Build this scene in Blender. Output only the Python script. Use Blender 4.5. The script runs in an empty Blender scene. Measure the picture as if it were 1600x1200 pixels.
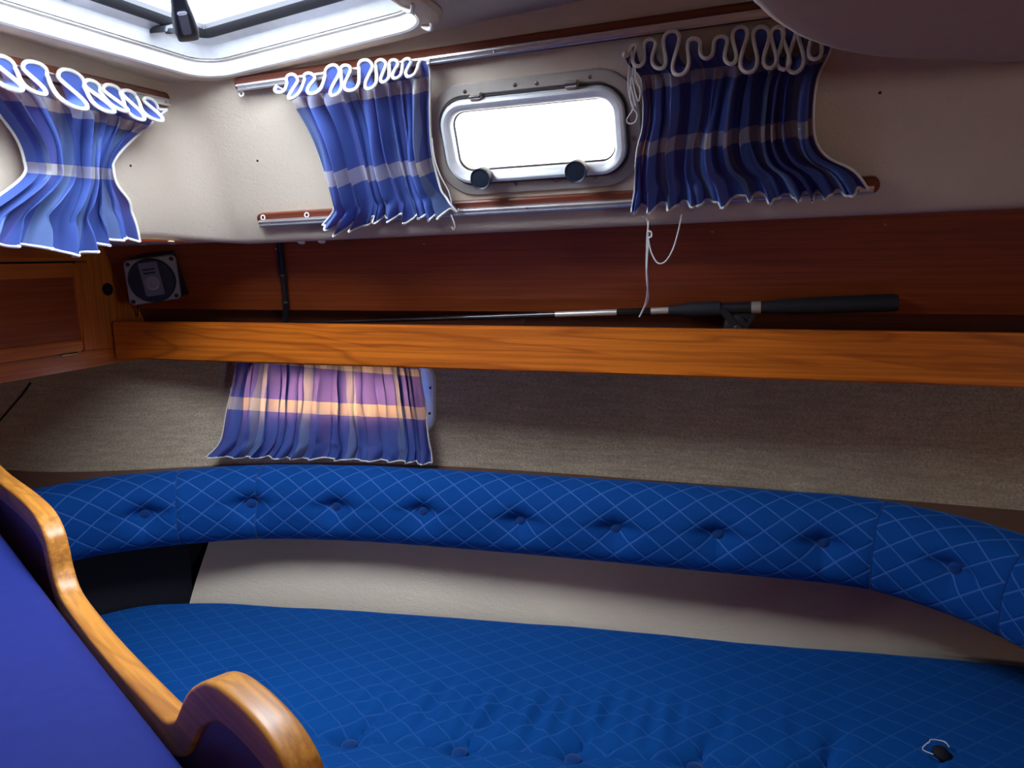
import bpy, bmesh, math, random
import numpy as np
from math import sin, cos, tan, pi, radians, sqrt, atan2
from mathutils import Vector, Matrix
random.seed(7); np.random.seed(7)
SC = bpy.context.scene
COL = SC.collection

# ------------------------------------------------------------------ camera
FPX = 1202.0
PSI, THE, ROL = radians(18.5), radians(9.5), radians(1.0)
CF = np.array([-sin(PSI)*cos(THE), cos(PSI)*cos(THE), -sin(THE)])
_r0 = np.array([cos(PSI), sin(PSI), 0.0]); _u0 = np.cross(_r0, CF)
CR = _r0*cos(ROL) - _u0*sin(ROL); CU = _r0*sin(ROL) + _u0*cos(ROL)
CC = np.array([0.0, 0.0, 1.15])
cam_d = bpy.data.cameras.new('camera'); cam = bpy.data.objects.new('camera', cam_d); COL.objects.link(cam)
cam_d.sensor_fit = 'HORIZONTAL'; cam_d.sensor_width = 36.0; cam_d.lens = FPX/1600*36.0
cam_d.clip_start = 0.02; cam_d.clip_end = 200
cam.matrix_world = Matrix(((CR[0], CU[0], -CF[0], CC[0]), (CR[1], CU[1], -CF[1], CC[1]), (CR[2], CU[2], -CF[2], CC[2]), (0, 0, 0, 1)))
SC.camera = cam

# ------------------------------------------------------------------ world, exposure
SC.view_settings.view_transform = 'Standard'; SC.view_settings.look = 'None'
SC.view_settings.gamma = 1.0; SC.view_settings.use_curve_mapping = False
SC.view_settings.exposure = 1.25
SC.cycles.use_denoising = True
SC.cycles.max_bounces = 12; SC.cycles.diffuse_bounces = 7; SC.cycles.transparent_max_bounces = 12
SC.cycles.sample_clamp_indirect = 6.0
world = bpy.data.worlds.new('overcast_sky'); SC.world = world; world.use_nodes = True
wn = world.node_tree.nodes; wn['Background'].inputs[0].default_value = (0.90, 0.96, 1.04, 1)
wn['Background'].inputs[1].default_value = 9.0

def portal(name, loc, direction, sx, sy):
    l = bpy.data.lights.new(name, 'AREA'); l.shape = 'RECTANGLE'; l.size = sx; l.size_y = sy
    l.cycles.is_portal = True
    o = bpy.data.objects.new(name, l); COL.objects.link(o); o.location = loc
    o.rotation_euler = Vector(direction).to_track_quat('-Z', 'Y').to_euler()
    return o
# sky portals in the openings the cabin has: deck hatch, port lights, companionway
portal('sky_portal_hatch', (-0.68, 0.80, 1.60), (0, 0, -1), 0.60, 0.66)
portal('sky_portal_companionway', (1.97, -0.775, 1.14), (-1, 0, 0), 0.38, 0.42)
portal('sky_portal_port_light', (-0.345, 1.24, 1.335), (0, -0.94, -0.34), 0.34, 0.18)
portal('sky_portal_hull_port', (-0.86, 1.52, 0.86), (0, -1, 0), 0.50, 0.20)

# ------------------------------------------------------------------ picture -> place
def ray(x, y): return CF + CR*(x-800)/FPX + CU*(600-y)/FPX
def on_plane(x, y, p, n):
    d = ray(x, y); p = np.array(p, float); n = np.array(n, float)
    return CC + d*(((p-CC)@n)/(d@n))
def atY(x, y, v): return on_plane(x, y, (0, v, 0), (0, 1, 0))
def atX(x, y, v): return on_plane(x, y, (v, 0, 0), (1, 0, 0))
def atZ(x, y, v): return on_plane(x, y, (0, 0, v), (0, 0, 1))

# ------------------------------------------------------------------ materials
def nodes_of(name):
    m = bpy.data.materials.new(name); m.use_nodes = True
    nt = m.node_tree; b = nt.nodes['Principled BSDF']
    return m, nt, b
def N(nt, typ, **kw):
    n = nt.nodes.new(typ)
    for k, v in kw.items(): setattr(n, k, v)
    return n
def ramp(nt, fac, stops):
    r = N(nt, 'ShaderNodeValToRGB'); e = r.color_ramp.elements
    while len(e) < len(stops): e.new(0.5)
    for q, (p, c) in zip(e, stops): q.position = p; q.color = (*c, 1) if len(c) == 3 else c
    nt.links.new(fac, r.inputs[0]); return r.outputs[0]
def math_(nt, op, a, b=None, c=None):
    n = N(nt, 'ShaderNodeMath', operation=op)
    for i, v in enumerate((a, b, c)):
        if v is None: continue
        if isinstance(v, (int, float)): n.inputs[i].default_value = v
        else: nt.links.new(v, n.inputs[i])
    return n.outputs[0]
def mix(nt, fac, a, b, blend='MIX'):
    n = N(nt, 'ShaderNodeMix', data_type='RGBA', blend_type=blend)
    for s, v in ((n.inputs[0], fac), (n.inputs[6], a), (n.inputs[7], b)):
        if isinstance(v, (int, float)): s.default_value = v
        elif isinstance(v, tuple): s.default_value = (*v, 1) if len(v) == 3 else v
        else: nt.links.new(v, s)
    return n.outputs[2]
def coords(nt, scale=(1, 1, 1), rot=(0, 0, 0), loc=(0, 0, 0), kind='Object'):
    t = N(nt, 'ShaderNodeTexCoord'); mp = N(nt, 'ShaderNodeMapping')
    mp.inputs['Scale'].default_value = scale; mp.inputs['Rotation'].default_value = rot; mp.inputs['Location'].default_value = loc
    nt.links.new(t.outputs[kind], mp.inputs[0]); return mp.outputs[0]
def noise(nt, vec, scale, detail=4, rough=0.55, dist=0.0, out=0):
    n = N(nt, 'ShaderNodeTexNoise'); n.inputs['Scale'].default_value = scale; n.inputs['Detail'].default_value = detail
    n.inputs['Roughness'].default_value = rough; n.inputs['Distortion'].default_value = dist
    nt.links.new(vec, n.inputs['Vector']); return n.outputs[out]
def bump(nt, b, h, strength, dist):
    n = N(nt, 'ShaderNodeBump'); n.inputs['Strength'].default_value = strength; n.inputs['Distance'].default_value = dist
    nt.links.new(h, n.inputs['Height']); nt.links.new(n.outputs[0], b.inputs['Normal'])

def plain(name, col, rough=0.5, metal=0.0, coat=0.0, sheen=0.0, spec=0.5):
    m, nt, b = nodes_of(name)
    v = coords(nt); f = noise(nt, v, 60, 3)
    c = mix(nt, f, tuple(x*0.88 for x in col), tuple(min(1, x*1.1) for x in col))
    nt.links.new(c, b.inputs['Base Color'])
    b.inputs['Roughness'].default_value = rough; b.inputs['Metallic'].default_value = metal
    b.inputs['Coat Weight'].default_value = coat; b.inputs['Sheen Weight'].default_value = sheen
    b.inputs['Specular IOR Level'].default_value = spec
    return m

def wood(name, dark, mid, light, axis='X', rough=0.35, coat=0.25, figure=1.0, ring_scale=9.0, offset=(0, 0, 0), rz=0.0):
    m, nt, b = nodes_of(name)
    st = {'X': (0.9, 9, 9), 'Y': (9, 0.9, 9), 'Z': (9, 9, 0.9)}[axis]
    fb = {'X': (3, 160, 160), 'Y': (160, 3, 160), 'Z': (160, 160, 3)}[axis]
    def two(sc):
        a = coords(nt, rot=(0, 0, rz)); mp = N(nt, 'ShaderNodeMapping'); mp.inputs['Scale'].default_value = sc; mp.inputs['Location'].default_value = offset
        nt.links.new(a, mp.inputs[0]); return mp.outputs[0]
    v1 = two(st); v2 = two(fb)
    warp = noise(nt, v1, 0.9, 3, 0.5, 0.6)
    rings = math_(nt, 'FRACT', math_(nt, 'MULTIPLY', warp, ring_scale))
    tri = math_(nt, 'ABSOLUTE', math_(nt, 'SUBTRACT', rings, 0.5))
    fibre = noise(nt, v2, 1.0, 3, 0.6)
    broad = noise(nt, v1, 0.6, 2)
    base = ramp(nt, broad, [(0.3, mid), (0.7, light)])
    c1 = mix(nt, math_(nt, 'MULTIPLY', ramp(nt, tri, [(0.0, (1, 1, 1)), (0.16, (0, 0, 0))]), 0.55*figure), base, dark)
    c2 = mix(nt, math_(nt, 'MULTIPLY', ramp(nt, fibre, [(0.42, (1, 1, 1)), (0.6, (0, 0, 0))]), 0.42), c1, dark)
    nt.links.new(c2, b.inputs['Base Color'])
    b.inputs['Roughness'].default_value = rough; b.inputs['Coat Weight'].default_value = coat
    b.inputs['Coat Roughness'].default_value = 0.22
    bump(nt, b, fibre, 0.12, 0.0008)
    return m

def vinyl(name, col, crease=1.0, rough=0.55):
    m, nt, b = nodes_of(name)
    v = coords(nt)
    w = N(nt, 'ShaderNodeTexVoronoi', feature='DISTANCE_TO_EDGE'); w.inputs['Scale'].default_value = 120
    va = N(nt, 'ShaderNodeVectorMath', operation='ADD')
    nz = N(nt, 'ShaderNodeTexNoise'); nz.inputs['Scale'].default_value = 25; nt.links.new(v, nz.inputs['Vector'])
    nt.links.new(v, va.inputs[0])
    sc_ = N(nt, 'ShaderNodeVectorMath', operation='SCALE'); sc_.inputs['Scale'].default_value = 0.05
    nt.links.new(nz.outputs['Color'], sc_.inputs[0]); nt.links.new(sc_.outputs[0], va.inputs[1])
    nt.links.new(va.outputs[0], w.inputs['Vector'])
    wr = noise(nt, coords(nt, (1, 1, 2.2)), 45, 5, 0.6, 1.2)
    h = math_(nt, 'ADD', math_(nt, 'MULTIPLY', math_(nt, 'MINIMUM', w.outputs['Distance'], 0.15), 1.2), wr)
    bump(nt, b, h, 0.35*crease, 0.0022)
    st = noise(nt, v, 3.5, 4, 0.6)
    c = mix(nt, st, tuple(x*0.86 for x in col), tuple(min(1, x*1.08) for x in col))
    nt.links.new(c, b.inputs['Base Color']); b.inputs['Roughness'].default_value = rough
    return m

def carpet_mat(name):
    m, nt, b = nodes_of(name)
    v = coords(nt); f = noise(nt, v, 260, 4, 0.7); rib = noise(nt, coords(nt, (14, 14, 130)), 1.0, 4, 0.6)
    s = noise(nt, v, 5, 4)
    c = mix(nt, ramp(nt, f, [(0.3, (0, 0, 0)), (0.7, (1, 1, 1))]), (0.36, 0.28, 0.19), (0.78, 0.66, 0.49))
    c = mix(nt, math_(nt, 'MULTIPLY', ramp(nt, rib, [(0.4, (1, 1, 1)), (0.6, (0, 0, 0))]), 0.35), c, (0.30, 0.235, 0.16))
    c = mix(nt, math_(nt, 'MULTIPLY', ramp(nt, s, [(0.35, (1, 1, 1)), (0.6, (0, 0, 0))]), 0.3), c, (0.30, 0.235, 0.16))
    nt.links.new(c, b.inputs['Base Color']); b.inputs['Roughness'].default_value = 1.0
    b.inputs['Specular IOR Level'].default_value = 0.1; b.inputs['Sheen Weight'].default_value = 0.2
    bump(nt, b, math_(nt, 'ADD', f, rib), 0.8, 0.003)
    return m

def velvet(name, base, line, W=0.058, H=0.045, amount=1.0, sheen=0.5):
    m, nt, b = nodes_of(name)
    t = N(nt, 'ShaderNodeTexCoord'); sx = N(nt, 'ShaderNodeSeparateXYZ'); nt.links.new(t.outputs['UV'], sx.inputs[0])
    u = math_(nt, 'DIVIDE', sx.outputs[0], W); w = math_(nt, 'DIVIDE', sx.outputs[1], H)
    ls = []
    for op in ('ADD', 'SUBTRACT'):
        fr = math_(nt, 'FRACT', math_(nt, op, u, w))
        ls.append(math_(nt, 'ABSOLUTE', math_(nt, 'SUBTRACT', fr, 0.5)))
    mn = math_(nt, 'MINIMUM', *ls)
    ln = ramp(nt, mn, [(0.022, (1, 1, 1)), (0.05, (0, 0, 0))])
    v = coords(nt); n1 = noise(nt, v, 5, 3); n2 = noise(nt, v, 700, 2)
    c = mix(nt, n1, tuple(x*0.8 for x in base), tuple(x*1.2 for x in base))
    c = mix(nt, math_(nt, 'MULTIPLY', n2, 0.35), c, tuple(x*1.7 for x in base))
    c = mix(nt, math_(nt, 'MULTIPLY', ln, 0.75*amount), c, line)
    nt.links.new(c, b.inputs['Base Color']); b.inputs['Roughness'].default_value = 0.85
    b.inputs['Specular IOR Level'].default_value = 0.12
    b.inputs['Sheen Weight'].default_value = sheen; b.inputs['Sheen Roughness'].default_value = 0.35
    b.inputs['Sheen Tint'].default_value = (0.15, 0.45, 1.0, 1)
    bump(nt, b, ramp(nt, mn, [(0.0, (0, 0, 0)), (0.10, (1, 1, 1))]), 0.5*amount, 0.002)
    return m

def plaid(name):
    m, nt, b = nodes_of(name)
    t = N(nt, 'ShaderNodeTexCoord'); sx = N(nt, 'ShaderNodeSeparateXYZ'); nt.links.new(t.outputs['UV'], sx.inputs[0])
    u, v = sx.outputs[0], sx.outputs[1]
    def band(val, a, c):
        return math_(nt, 'MULTIPLY', math_(nt, 'GREATER_THAN', val, a), math_(nt, 'LESS_THAN', val, c))
    fu = math_(nt, 'FRACT', math_(nt, 'DIVIDE', u, 0.145))
    vs1 = band(fu, 0.10, 0.30); vs2 = band(fu, 0.56, 0.64)
    hs = math_(nt, 'MAXIMUM', band(v, 0.135, 0.205), band(v, 0.655, 0.745))
    wv = noise(nt, coords(nt, kind='UV', scale=(1, 0.3, 1)), 900, 2); w2 = noise(nt, coords(nt), 14, 3)
    blue = mix(nt, w2, (0.060, 0.105, 0.37), (0.088, 0.150, 0.47))
    c = mix(nt, math_(nt, 'MULTIPLY', vs1, 0.75), blue, (0.15, 0.23, 0.42))
    c = mix(nt, math_(nt, 'MULTIPLY', vs2, 0.4), c, (0.13, 0.10, 0.3))
    hc = mix(nt, math_(nt, 'MAXIMUM', vs1, vs2), (0.36, 0.37, 0.50), (0.66, 0.63, 0.58))
    c = mix(nt, math_(nt, 'MULTIPLY', hs, 0.88), c, hc)
    c = mix(nt, math_(nt, 'MULTIPLY', wv, 0.25), c, (0.02, 0.03, 0.12))
    nt.links.new(c, b.inputs['Base Color']); b.inputs['Roughness'].default_value = 0.9
    b.inputs['Specular IOR Level'].default_value = 0.1
    tr = N(nt, 'ShaderNodeBsdfTranslucent')
    tc = mix(nt, hs, (0.34, 0.14, 0.24), (1.0, 0.44, 0.16))  # warm sun glow from outside is put into the cloth's transmitted colour
    tc = mix(nt, math_(nt, 'MULTIPLY', vs1, 0.5), tc, (0.9, 0.5, 0.2))
    nt.links.new(tc, tr.inputs[0])
    ms = N(nt, 'ShaderNodeMixShader'); ms.inputs[0].default_value = 0.18
    nt.links.new(b.outputs[0], ms.inputs[1]); nt.links.new(tr.outputs[0], ms.inputs[2])
    nt.links.new(ms.outputs[0], nt.nodes['Material Output'].inputs[0])
    bump(nt, b, wv, 0.15, 0.0006)
    return m

def pane_mat(name, tint=(0.93, 0.96, 1.0)):
    m, nt, b = nodes_of(name); nt.nodes.remove(b)
    tr = N(nt, 'ShaderNodeBsdfTransparent'); tr.inputs[0].default_value = (*tint, 1)
    gl = N(nt, 'ShaderNodeBsdfGlossy'); gl.inputs['Roughness'].default_value = 0.05
    lw = N(nt, 'ShaderNodeLayerWeight'); lw.inputs[0].default_value = 0.5
    fac = math_(nt, 'ADD', math_(nt, 'MULTIPLY', math_(nt, 'POWER', lw.outputs['Facing'], 5.0), 0.45), 0.03)
    ms = N(nt, 'ShaderNodeMixShader'); nt.links.new(fac, ms.inputs[0])
    nt.links.new(tr.outputs[0], ms.inputs[1]); nt.links.new(gl.outputs[0], ms.inputs[2])
    nt.links.new(ms.outputs[0], nt.nodes['Material Output'].inputs[0]); return m

M = {}
M['vinyl'] = vinyl('cream_textured_vinyl', (0.63, 0.535, 0.42))
M['vinyl_low'] = vinyl('cream_seat_back_vinyl', (0.80, 0.67, 0.50), 1.8)
M['headliner'] = plain('smooth_beige_moulding', (0.62, 0.475, 0.345), 0.5)
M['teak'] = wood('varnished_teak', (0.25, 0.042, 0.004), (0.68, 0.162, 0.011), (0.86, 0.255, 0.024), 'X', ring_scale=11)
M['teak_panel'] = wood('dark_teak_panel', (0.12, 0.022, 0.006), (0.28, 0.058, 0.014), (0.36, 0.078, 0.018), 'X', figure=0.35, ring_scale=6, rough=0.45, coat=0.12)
M['teak_y'] = wood('locker_teak_crosswise', (0.28, 0.06, 0.008), (0.60, 0.16, 0.022), (0.74, 0.22, 0.03), 'Y', figure=0.5)
M['teak_z'] = wood('locker_teak_upright', (0.28, 0.06, 0.008), (0.60, 0.16, 0.022), (0.74, 0.22, 0.03), 'Z', figure=0.5)
M['teak_dark_y'] = wood('locker_panel_veneer', (0.14, 0.028, 0.008), (0.32, 0.07, 0.018), (0.38, 0.088, 0.024), 'Y', figure=0.3, coat=0.1)
M['edge_teak'] = wood('worn_teak_edging', (0.28, 0.07, 0.008), (0.74, 0.26, 0.03), (0.95, 0.42, 0.07), 'X', rough=0.42, coat=0.2, figure=0.6, ring_scale=14, rz=radians(28.9))
M['mahogany'] = wood('red_mahogany_board', (0.07, 0.012, 0.006), (0.17, 0.03, 0.012), (0.21, 0.04, 0.015), 'X', figure=0.3, coat=0.3, rz=radians(28.9))
M['strip_wood'] = wood('rail_backing_wood', (0.07, 0.014, 0.007), (0.16, 0.034, 0.014), (0.20, 0.045, 0.018), 'X', figure=0.3)
M['ledge_wood'] = wood('brown_ledge_wood', (0.06, 0.02, 0.012), (0.13, 0.042, 0.025), (0.16, 0.052, 0.03), 'X', figure=0.3, coat=0.05)
M['carpet'] = carpet_mat('beige_hull_carpet')
M['velvet'] = velvet('royal_blue_quilted_velvet', (0.003, 0.055, 0.245), (0.055, 0.165, 0.50), sheen=0.3)
M['velvet_seat'] = velvet('royal_blue_seat_velvet', (0.002, 0.064, 0.265), (0.026, 0.12, 0.40), amount=0.75, sheen=0.3)
M['velvet_plain'] = plain('royal_blue_button_velvet', (0.003, 0.05, 0.22), 0.85, sheen=0.3, spec=0.1)
M['blue_canvas'] = plain('plain_ultramarine_cover', (0.020, 0.032, 0.22), 0.8, sheen=0.0, spec=0.15)
M['navy'] = plain('navy_end_panel', (0.006, 0.006, 0.014), 0.8)
M['plaid'] = plaid('blue_plaid_curtain_cotton')
M['piping'] = plain('off_white_piping', (0.78, 0.74, 0.66), 0.8)
M['string'] = plain('white_cotton_string', (0.82, 0.80, 0.78), 0.8)
M['alu'] = plain('brushed_aluminium', (0.72, 0.72, 0.72), 0.38, 0.85)
M['painted'] = plain('grey_painted_metal', (0.43, 0.39, 0.345), 0.5, 0.15)
M['white_alu'] = plain('white_anodised_frame', (0.80, 0.82, 0.84), 0.35, 0.2)
M['steel'] = plain('stainless_steel', (0.62, 0.58, 0.52), 0.25, 1.0)
M['black'] = plain('black_plastic', (0.012, 0.013, 0.018), 0.42)
M['black_soft'] = plain('black_foam_grip', (0.008, 0.009, 0.014), 0.75)
M['navy_plastic'] = plain('dark_blue_knob_plastic', (0.012, 0.02, 0.038), 0.45)
M['rubber'] = plain('black_rubber_gasket', (0.02, 0.02, 0.024), 0.6)
M['grey_plate'] = plain('grey_speaker_plate', (0.30, 0.285, 0.28), 0.5)
M['mesh_dark'] = plain('dark_speaker_mesh', (0.012, 0.016, 0.026), 0.7)
M['badge'] = plain('slate_grey_badge', (0.16, 0.165, 0.20), 0.4, 0.3)
M['silver'] = plain('silver_lacquer', (0.62, 0.60, 0.55), 0.3, 0.6)
M['gloss_black'] = plain('gloss_black_blank', (0.008, 0.008, 0.01), 0.15, 0, 0.6)
M['pane'] = pane_mat('clear_acrylic_pane')
M['floor'] = wood('teak_sole', (0.20, 0.07, 0.02), (0.46, 0.20, 0.07), (0.58, 0.27, 0.10), 'X')
M['white_plastic'] = plain('white_plastic_clip', (0.75, 0.73, 0.70), 0.4)

# ------------------------------------------------------------------ mesh helpers
class MB:
    def __init__(s): s.v = []; s.f = []; s.uv = {}
    def add(s, pts, faces, uvs=None):
        b = len(s.v); s.v += [tuple(map(float, p)) for p in pts]
        s.f += [tuple(i+b for i in f) for f in faces]
        if uvs is not None:
            for i, q in enumerate(uvs): s.uv[b+i] = q
        return s
    def grid(s, P, wrap_u=False, wrap_v=False, uv=None, skip=None):
        P = np.asarray(P); nu, nv = P.shape[:2]; fs = []
        for i in range(nu - (0 if wrap_u else 1)):
            for j in range(nv - (0 if wrap_v else 1)):
                if skip and skip(i, j): continue
                i2, j2 = (i+1) % nu, (j+1) % nv
                fs.append((i*nv+j, i2*nv+j, i2*nv+j2, i*nv+j2))
        return s.add(P.reshape(-1, 3), fs, None if uv is None else np.asarray(uv).reshape(-1, 2))
    def tube(s, pts, r, seg=8, closed=False, caps=True):
        P = [np.array(p, float) for p in pts]; n = len(P); rr = r if hasattr(r, '__len__') else [r]*n
        T = []
        for i in range(n):
            a = P[(i-1) % n] if (closed or i > 0) else P[i]; b = P[(i+1) % n] if (closed or i < n-1) else P[i]
            t = b-a; T.append(t/(np.linalg.norm(t)+1e-12))
        up = np.array([0, 0, 1.0]) if abs(T[0][2]) < 0.9 else np.array([1.0, 0, 0])
        x = np.cross(T[0], up); x /= np.linalg.norm(x); rings = []
        for i in range(n):
            x = x - T[i]*(x@T[i]); x /= (np.linalg.norm(x)+1e-12); y = np.cross(T[i], x)
            rings.append([P[i] + rr[i]*(x*cos(2*pi*k/seg) + y*sin(2*pi*k/seg)) for k in range(seg)])
        b0 = len(s.v); s.grid(rings, wrap_u=closed, wrap_v=True)
        if caps and not closed:
            s.f.append(tuple(b0+k for k in range(seg))[::-1]); s.f.append(tuple(b0+(n-1)*seg+k for k in range(seg)))
        return s
    def lathe(s, o, ax, prof, seg=24):
        o = np.array(o, float); ax = np.array(ax, float); ax /= np.linalg.norm(ax)
        t = np.array([0, 0, 1.0]) if abs(ax[2]) < 0.9 else np.array([1.0, 0, 0])
        x = np.cross(ax, t); x /= np.linalg.norm(x); y = np.cross(ax, x)
        rings = [[o + ax*h + r*(x*cos(2*pi*k/seg)+y*sin(2*pi*k/seg)) for k in range(seg)] for r, h in prof]
        b0 = len(s.v); s.grid(rings, wrap_v=True)
        s.f.append(tuple(b0+k for k in range(seg))[::-1]); s.f.append(tuple(b0+(len(prof)-1)*seg+k for k in range(seg)))
        return s
    def box(s, fr, a0, a1, b0, b1, c0, c1):
        P = [fr(a, b, c) for c in (c0, c1) for b in (b0, b1) for a in (a0, a1)]
        return s.add(P, [(0, 2, 3, 1), (4, 5, 7, 6), (0, 1, 5, 4), (2, 6, 7, 3), (0, 4, 6, 2), (1, 3, 7, 5)])
    def prism(s, fr, poly, c0, c1):
        n = len(poly); P = [fr(a, b, c0) for a, b in poly] + [fr(a, b, c1) for a, b in poly]
        return s.add(P, [tuple(range(n))[::-1], tuple(range(n, 2*n))] + [(i, (i+1) % n, n+(i+1) % n, n+i) for i in range(n)])
    def ring(s, fr, outline, prof, cap_first=False, cap_last=False):
        rings = [[fr(a, b, h) for a, b in outline(ins)] for ins, h in prof]
        b0 = len(s.v); n = len(rings[0]); s.grid(rings, wrap_v=True)
        if cap_first: s.f.append(tuple(b0+k for k in range(n)))
        if cap_last: s.f.append(tuple(b0+(len(prof)-1)*n+k for k in range(n))[::-1])
        return s
    def build(s, name, mat, parent=None, smooth=35, bevel=0.0, base=None):
        V = np.array(s.v)
        if parent is not None: o0 = np.array(base_of(parent))
        elif base is not None: o0 = np.array(base, float)
        else: o0 = np.array([(V[:, 0].min()+V[:, 0].max())/2, (V[:, 1].min()+V[:, 1].max())/2, V[:, 2].min()])
        me = bpy.data.meshes.new(name); me.from_pydata([tuple(p-o0) for p in V], [], s.f)
        bm = bmesh.new(); bm.from_mesh(me)
        if s.uv:
            L = bm.loops.layers.uv.new('UVMap'); bm.verts.ensure_lookup_table()
            for f in bm.faces:
                for l in f.loops: l[L].uv = s.uv.get(l.vert.index, (0, 0))
        else:
            bmesh.ops.remove_doubles(bm, verts=bm.verts, dist=1e-6)
        bmesh.ops.recalc_face_normals(bm, faces=bm.faces)
        if bevel:
            es = [e for e in bm.edges if len(e.link_faces) == 2 and e.calc_face_angle(0) > 0.5]
            bmesh.ops.bevel(bm, geom=es, offset=bevel, segments=2, affect='EDGES', clamp_overlap=True)
        bm.to_mesh(me); bm.free()
        if smooth:
            me.shade_smooth(); me.set_sharp_from_angle(angle=radians(smooth))
        me.materials.append(M[mat])
        o = bpy.data.objects.new(name, me); COL.objects.link(o)
        if parent is None: o.location = o0
        else: o.parent = parent
        o['_base'] = list(map(float, o0))
        return o
def base_of(o): return list(o['_base'])
def thing(name, label, cat, loc, group=None, kind=None):
    o = bpy.data.objects.new(name, None); COL.objects.link(o); o.location = tuple(map(float, loc)); o['_base'] = list(map(float, loc))
    o.empty_display_size = 0.05
    o['label'] = label; o['category'] = cat
    if group: o['group'] = group
    if kind: o['kind'] = kind
    return o
def tag(o, label, cat, group=None, kind=None):
    o['label'] = label; o['category'] = cat
    if group: o['group'] = group
    if kind: o['kind'] = kind
    return o
def struct(o, label=None):
    o['kind'] = 'structure'
    if label: o['label'] = label
    return o
def frame(o, ex, ey, en):
    o, ex, ey, en = (np.array(q, float) for q in (o, ex, ey, en))
    ex = ex/np.linalg.norm(ex); ey = ey-ex*(ey@ex); ey /= np.linalg.norm(ey); en = en/np.linalg.norm(en)
    f = lambda a, b, c=0.0: o + ex*a + ey*b + en*c
    f.o, f.ex, f.ey, f.en = o, ex, ey, en
    f.inv = lambda P: ((np.array(P)-o)@ex, (np.array(P)-o)@ey)
    f.px = lambda x, y, off=0.0: f.inv(on_plane(x, y, o+en*off, en))
    return f
WORLD = frame((0, 0, 0), (1, 0, 0), (0, 1, 0), (0, 0, 1))
def rpoly(corners, r, n=8):
    """rounded convex polygon; returns outline(inset)"""
    Cn = [np.array(c, float) for c in corners]; m = len(Cn)
    cen = sum(Cn)/m
    def outline(ins):
        L = []
        for i in range(m):
            a, b = Cn[i], Cn[(i+1) % m]; d = (b-a)/np.linalg.norm(b-a); nn = np.array([-d[1], d[0]])
            if nn@(cen-a) < 0: nn = -nn
            L.append((a+nn*ins, d))
        K = []
        for i in range(m):
            p, d = L[i-1]; q, e = L[i]
            t = np.linalg.solve(np.array([d, -e]).T, q-p); K.append(p+d*t[0])
        rr = max(r-ins, 0.002); out = []
        for i in range(m):
            p = K[i]; d1 = K[i-1]-p; d2 = K[(i+1) % m]-p; d1 /= np.linalg.norm(d1); d2 /= np.linalg.norm(d2)
            ang = math.acos(max(-1, min(1, d1@d2))); tl = rr/tan(ang/2)
            bis = (d1+d2)/np.linalg.norm(d1+d2); c = p+bis*(rr/sin(ang/2))
            s0 = p+d1*tl-c; s1 = p+d2*tl-c; a0 = atan2(s0[1], s0[0]); da = atan2(s1[1], s1[0])-a0
            da = (da+pi) % (2*pi)-pi
            for k in range(n+1): out.append((c[0]+rr*cos(a0+da*k/n), c[1]+rr*sin(a0+da*k/n)))
        return out
    return outline
def rrect(cx, cy, w, h, r, n=8):
    return rpoly([(cx-w/2, cy-h/2), (cx+w/2, cy-h/2), (cx+w/2, cy+h/2), (cx-w/2, cy+h/2)], r, n)
def spline(pts, n):
    P = np.array(pts, float); t = np.arange(len(P)); T = np.linspace(0, len(P)-1, n); out = []
    for q in T:
        i = min(int(q), len(P)-2); f = q-i
        p0, p1, p2, p3 = P[max(i-1, 0)], P[i], P[i+1], P[min(i+2, len(P)-1)]
        out.append(0.5*((2*p1)+(-p0+p2)*f+(2*p0-5*p1+4*p2-p3)*f*f+(-p0+3*p1-3*p2+p3)*f**3))
    return np.array(out)
def curve1(xs, ys):
    xs = np.array(xs, float); ys = np.array(ys, float)
    d = np.gradient(ys, xs)
    def f(x):
        x = min(max(x, xs[0]), xs[-1]); i = min(max(np.searchsorted(xs, x)-1, 0), len(xs)-2)
        h = xs[i+1]-xs[i]; t = (x-xs[i])/h
        return (2*t**3-3*t*t+1)*ys[i]+(t**3-2*t*t+t)*h*d[i]+(-2*t**3+3*t*t)*ys[i+1]+(t**3-t*t)*h*d[i+1]
    return f
def screw(parent, p, n, r=0.003, mat='steel', name='screw'):
    MB().lathe(np.array(p)-np.array(n)*0.001, n, [(r, 0), (r, 0.0012), (r*0.75, 0.0022), (r*0.3, 0.0026)], 10).build(name, mat, parent)

# ------------------------------------------------------------------ planes of the cabin
LEAN = radians(20)
XL, XR, YB = -2.3, 1.9, -1.45          # forward end, aft bulkhead, far side of the cabin
# cabin side (coach-roof side): a = X, b = height up the leaning wall
SIDE = frame((0, 1.222, 1.192), (1, 0, 0.018), (0, -sin(LEAN), cos(LEAN)), (0, -cos(LEAN), -sin(LEAN)))
# forward face of the coach roof: a = -Y direction runs to the camera
FWD = frame((-1.002, 0, 1.187), (0, 1, 0.0), (sin(radians(6)), 0, cos(radians(6))), (cos(radians(6)), 0, -sin(radians(6))))
KX, KY = 0.07, -0.02
def ceil_z(x, y): return 1.478 + KX*(x+0.5) + KY*(y-1.12)
_cn = np.array([KX, KY, -1.0])
CEIL = frame((0, 0, ceil_z(0, 0)), (1, 0, KX), (0, 1, KY), _cn)     # +c hangs down into the room
PANEL = frame((0, 1.307, 1.18), (1, 0, 0), (0, -0.457, 1), (0, -1, -0.457))

# ------------------------------------------------------------------ setting
# window placement on the cabin side
wa0, wb0 = SIDE.px(678, 215); wa1, _ = SIDE.px(1003, 190)
_, wtop = SIDE.px(835, 117); _, wbot = SIDE.px(850, 297)
WCX, WCY, WW, WH = (wa0+wa1)/2, (wtop+wbot)/2, wa1-wa0, wtop-wbot
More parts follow.
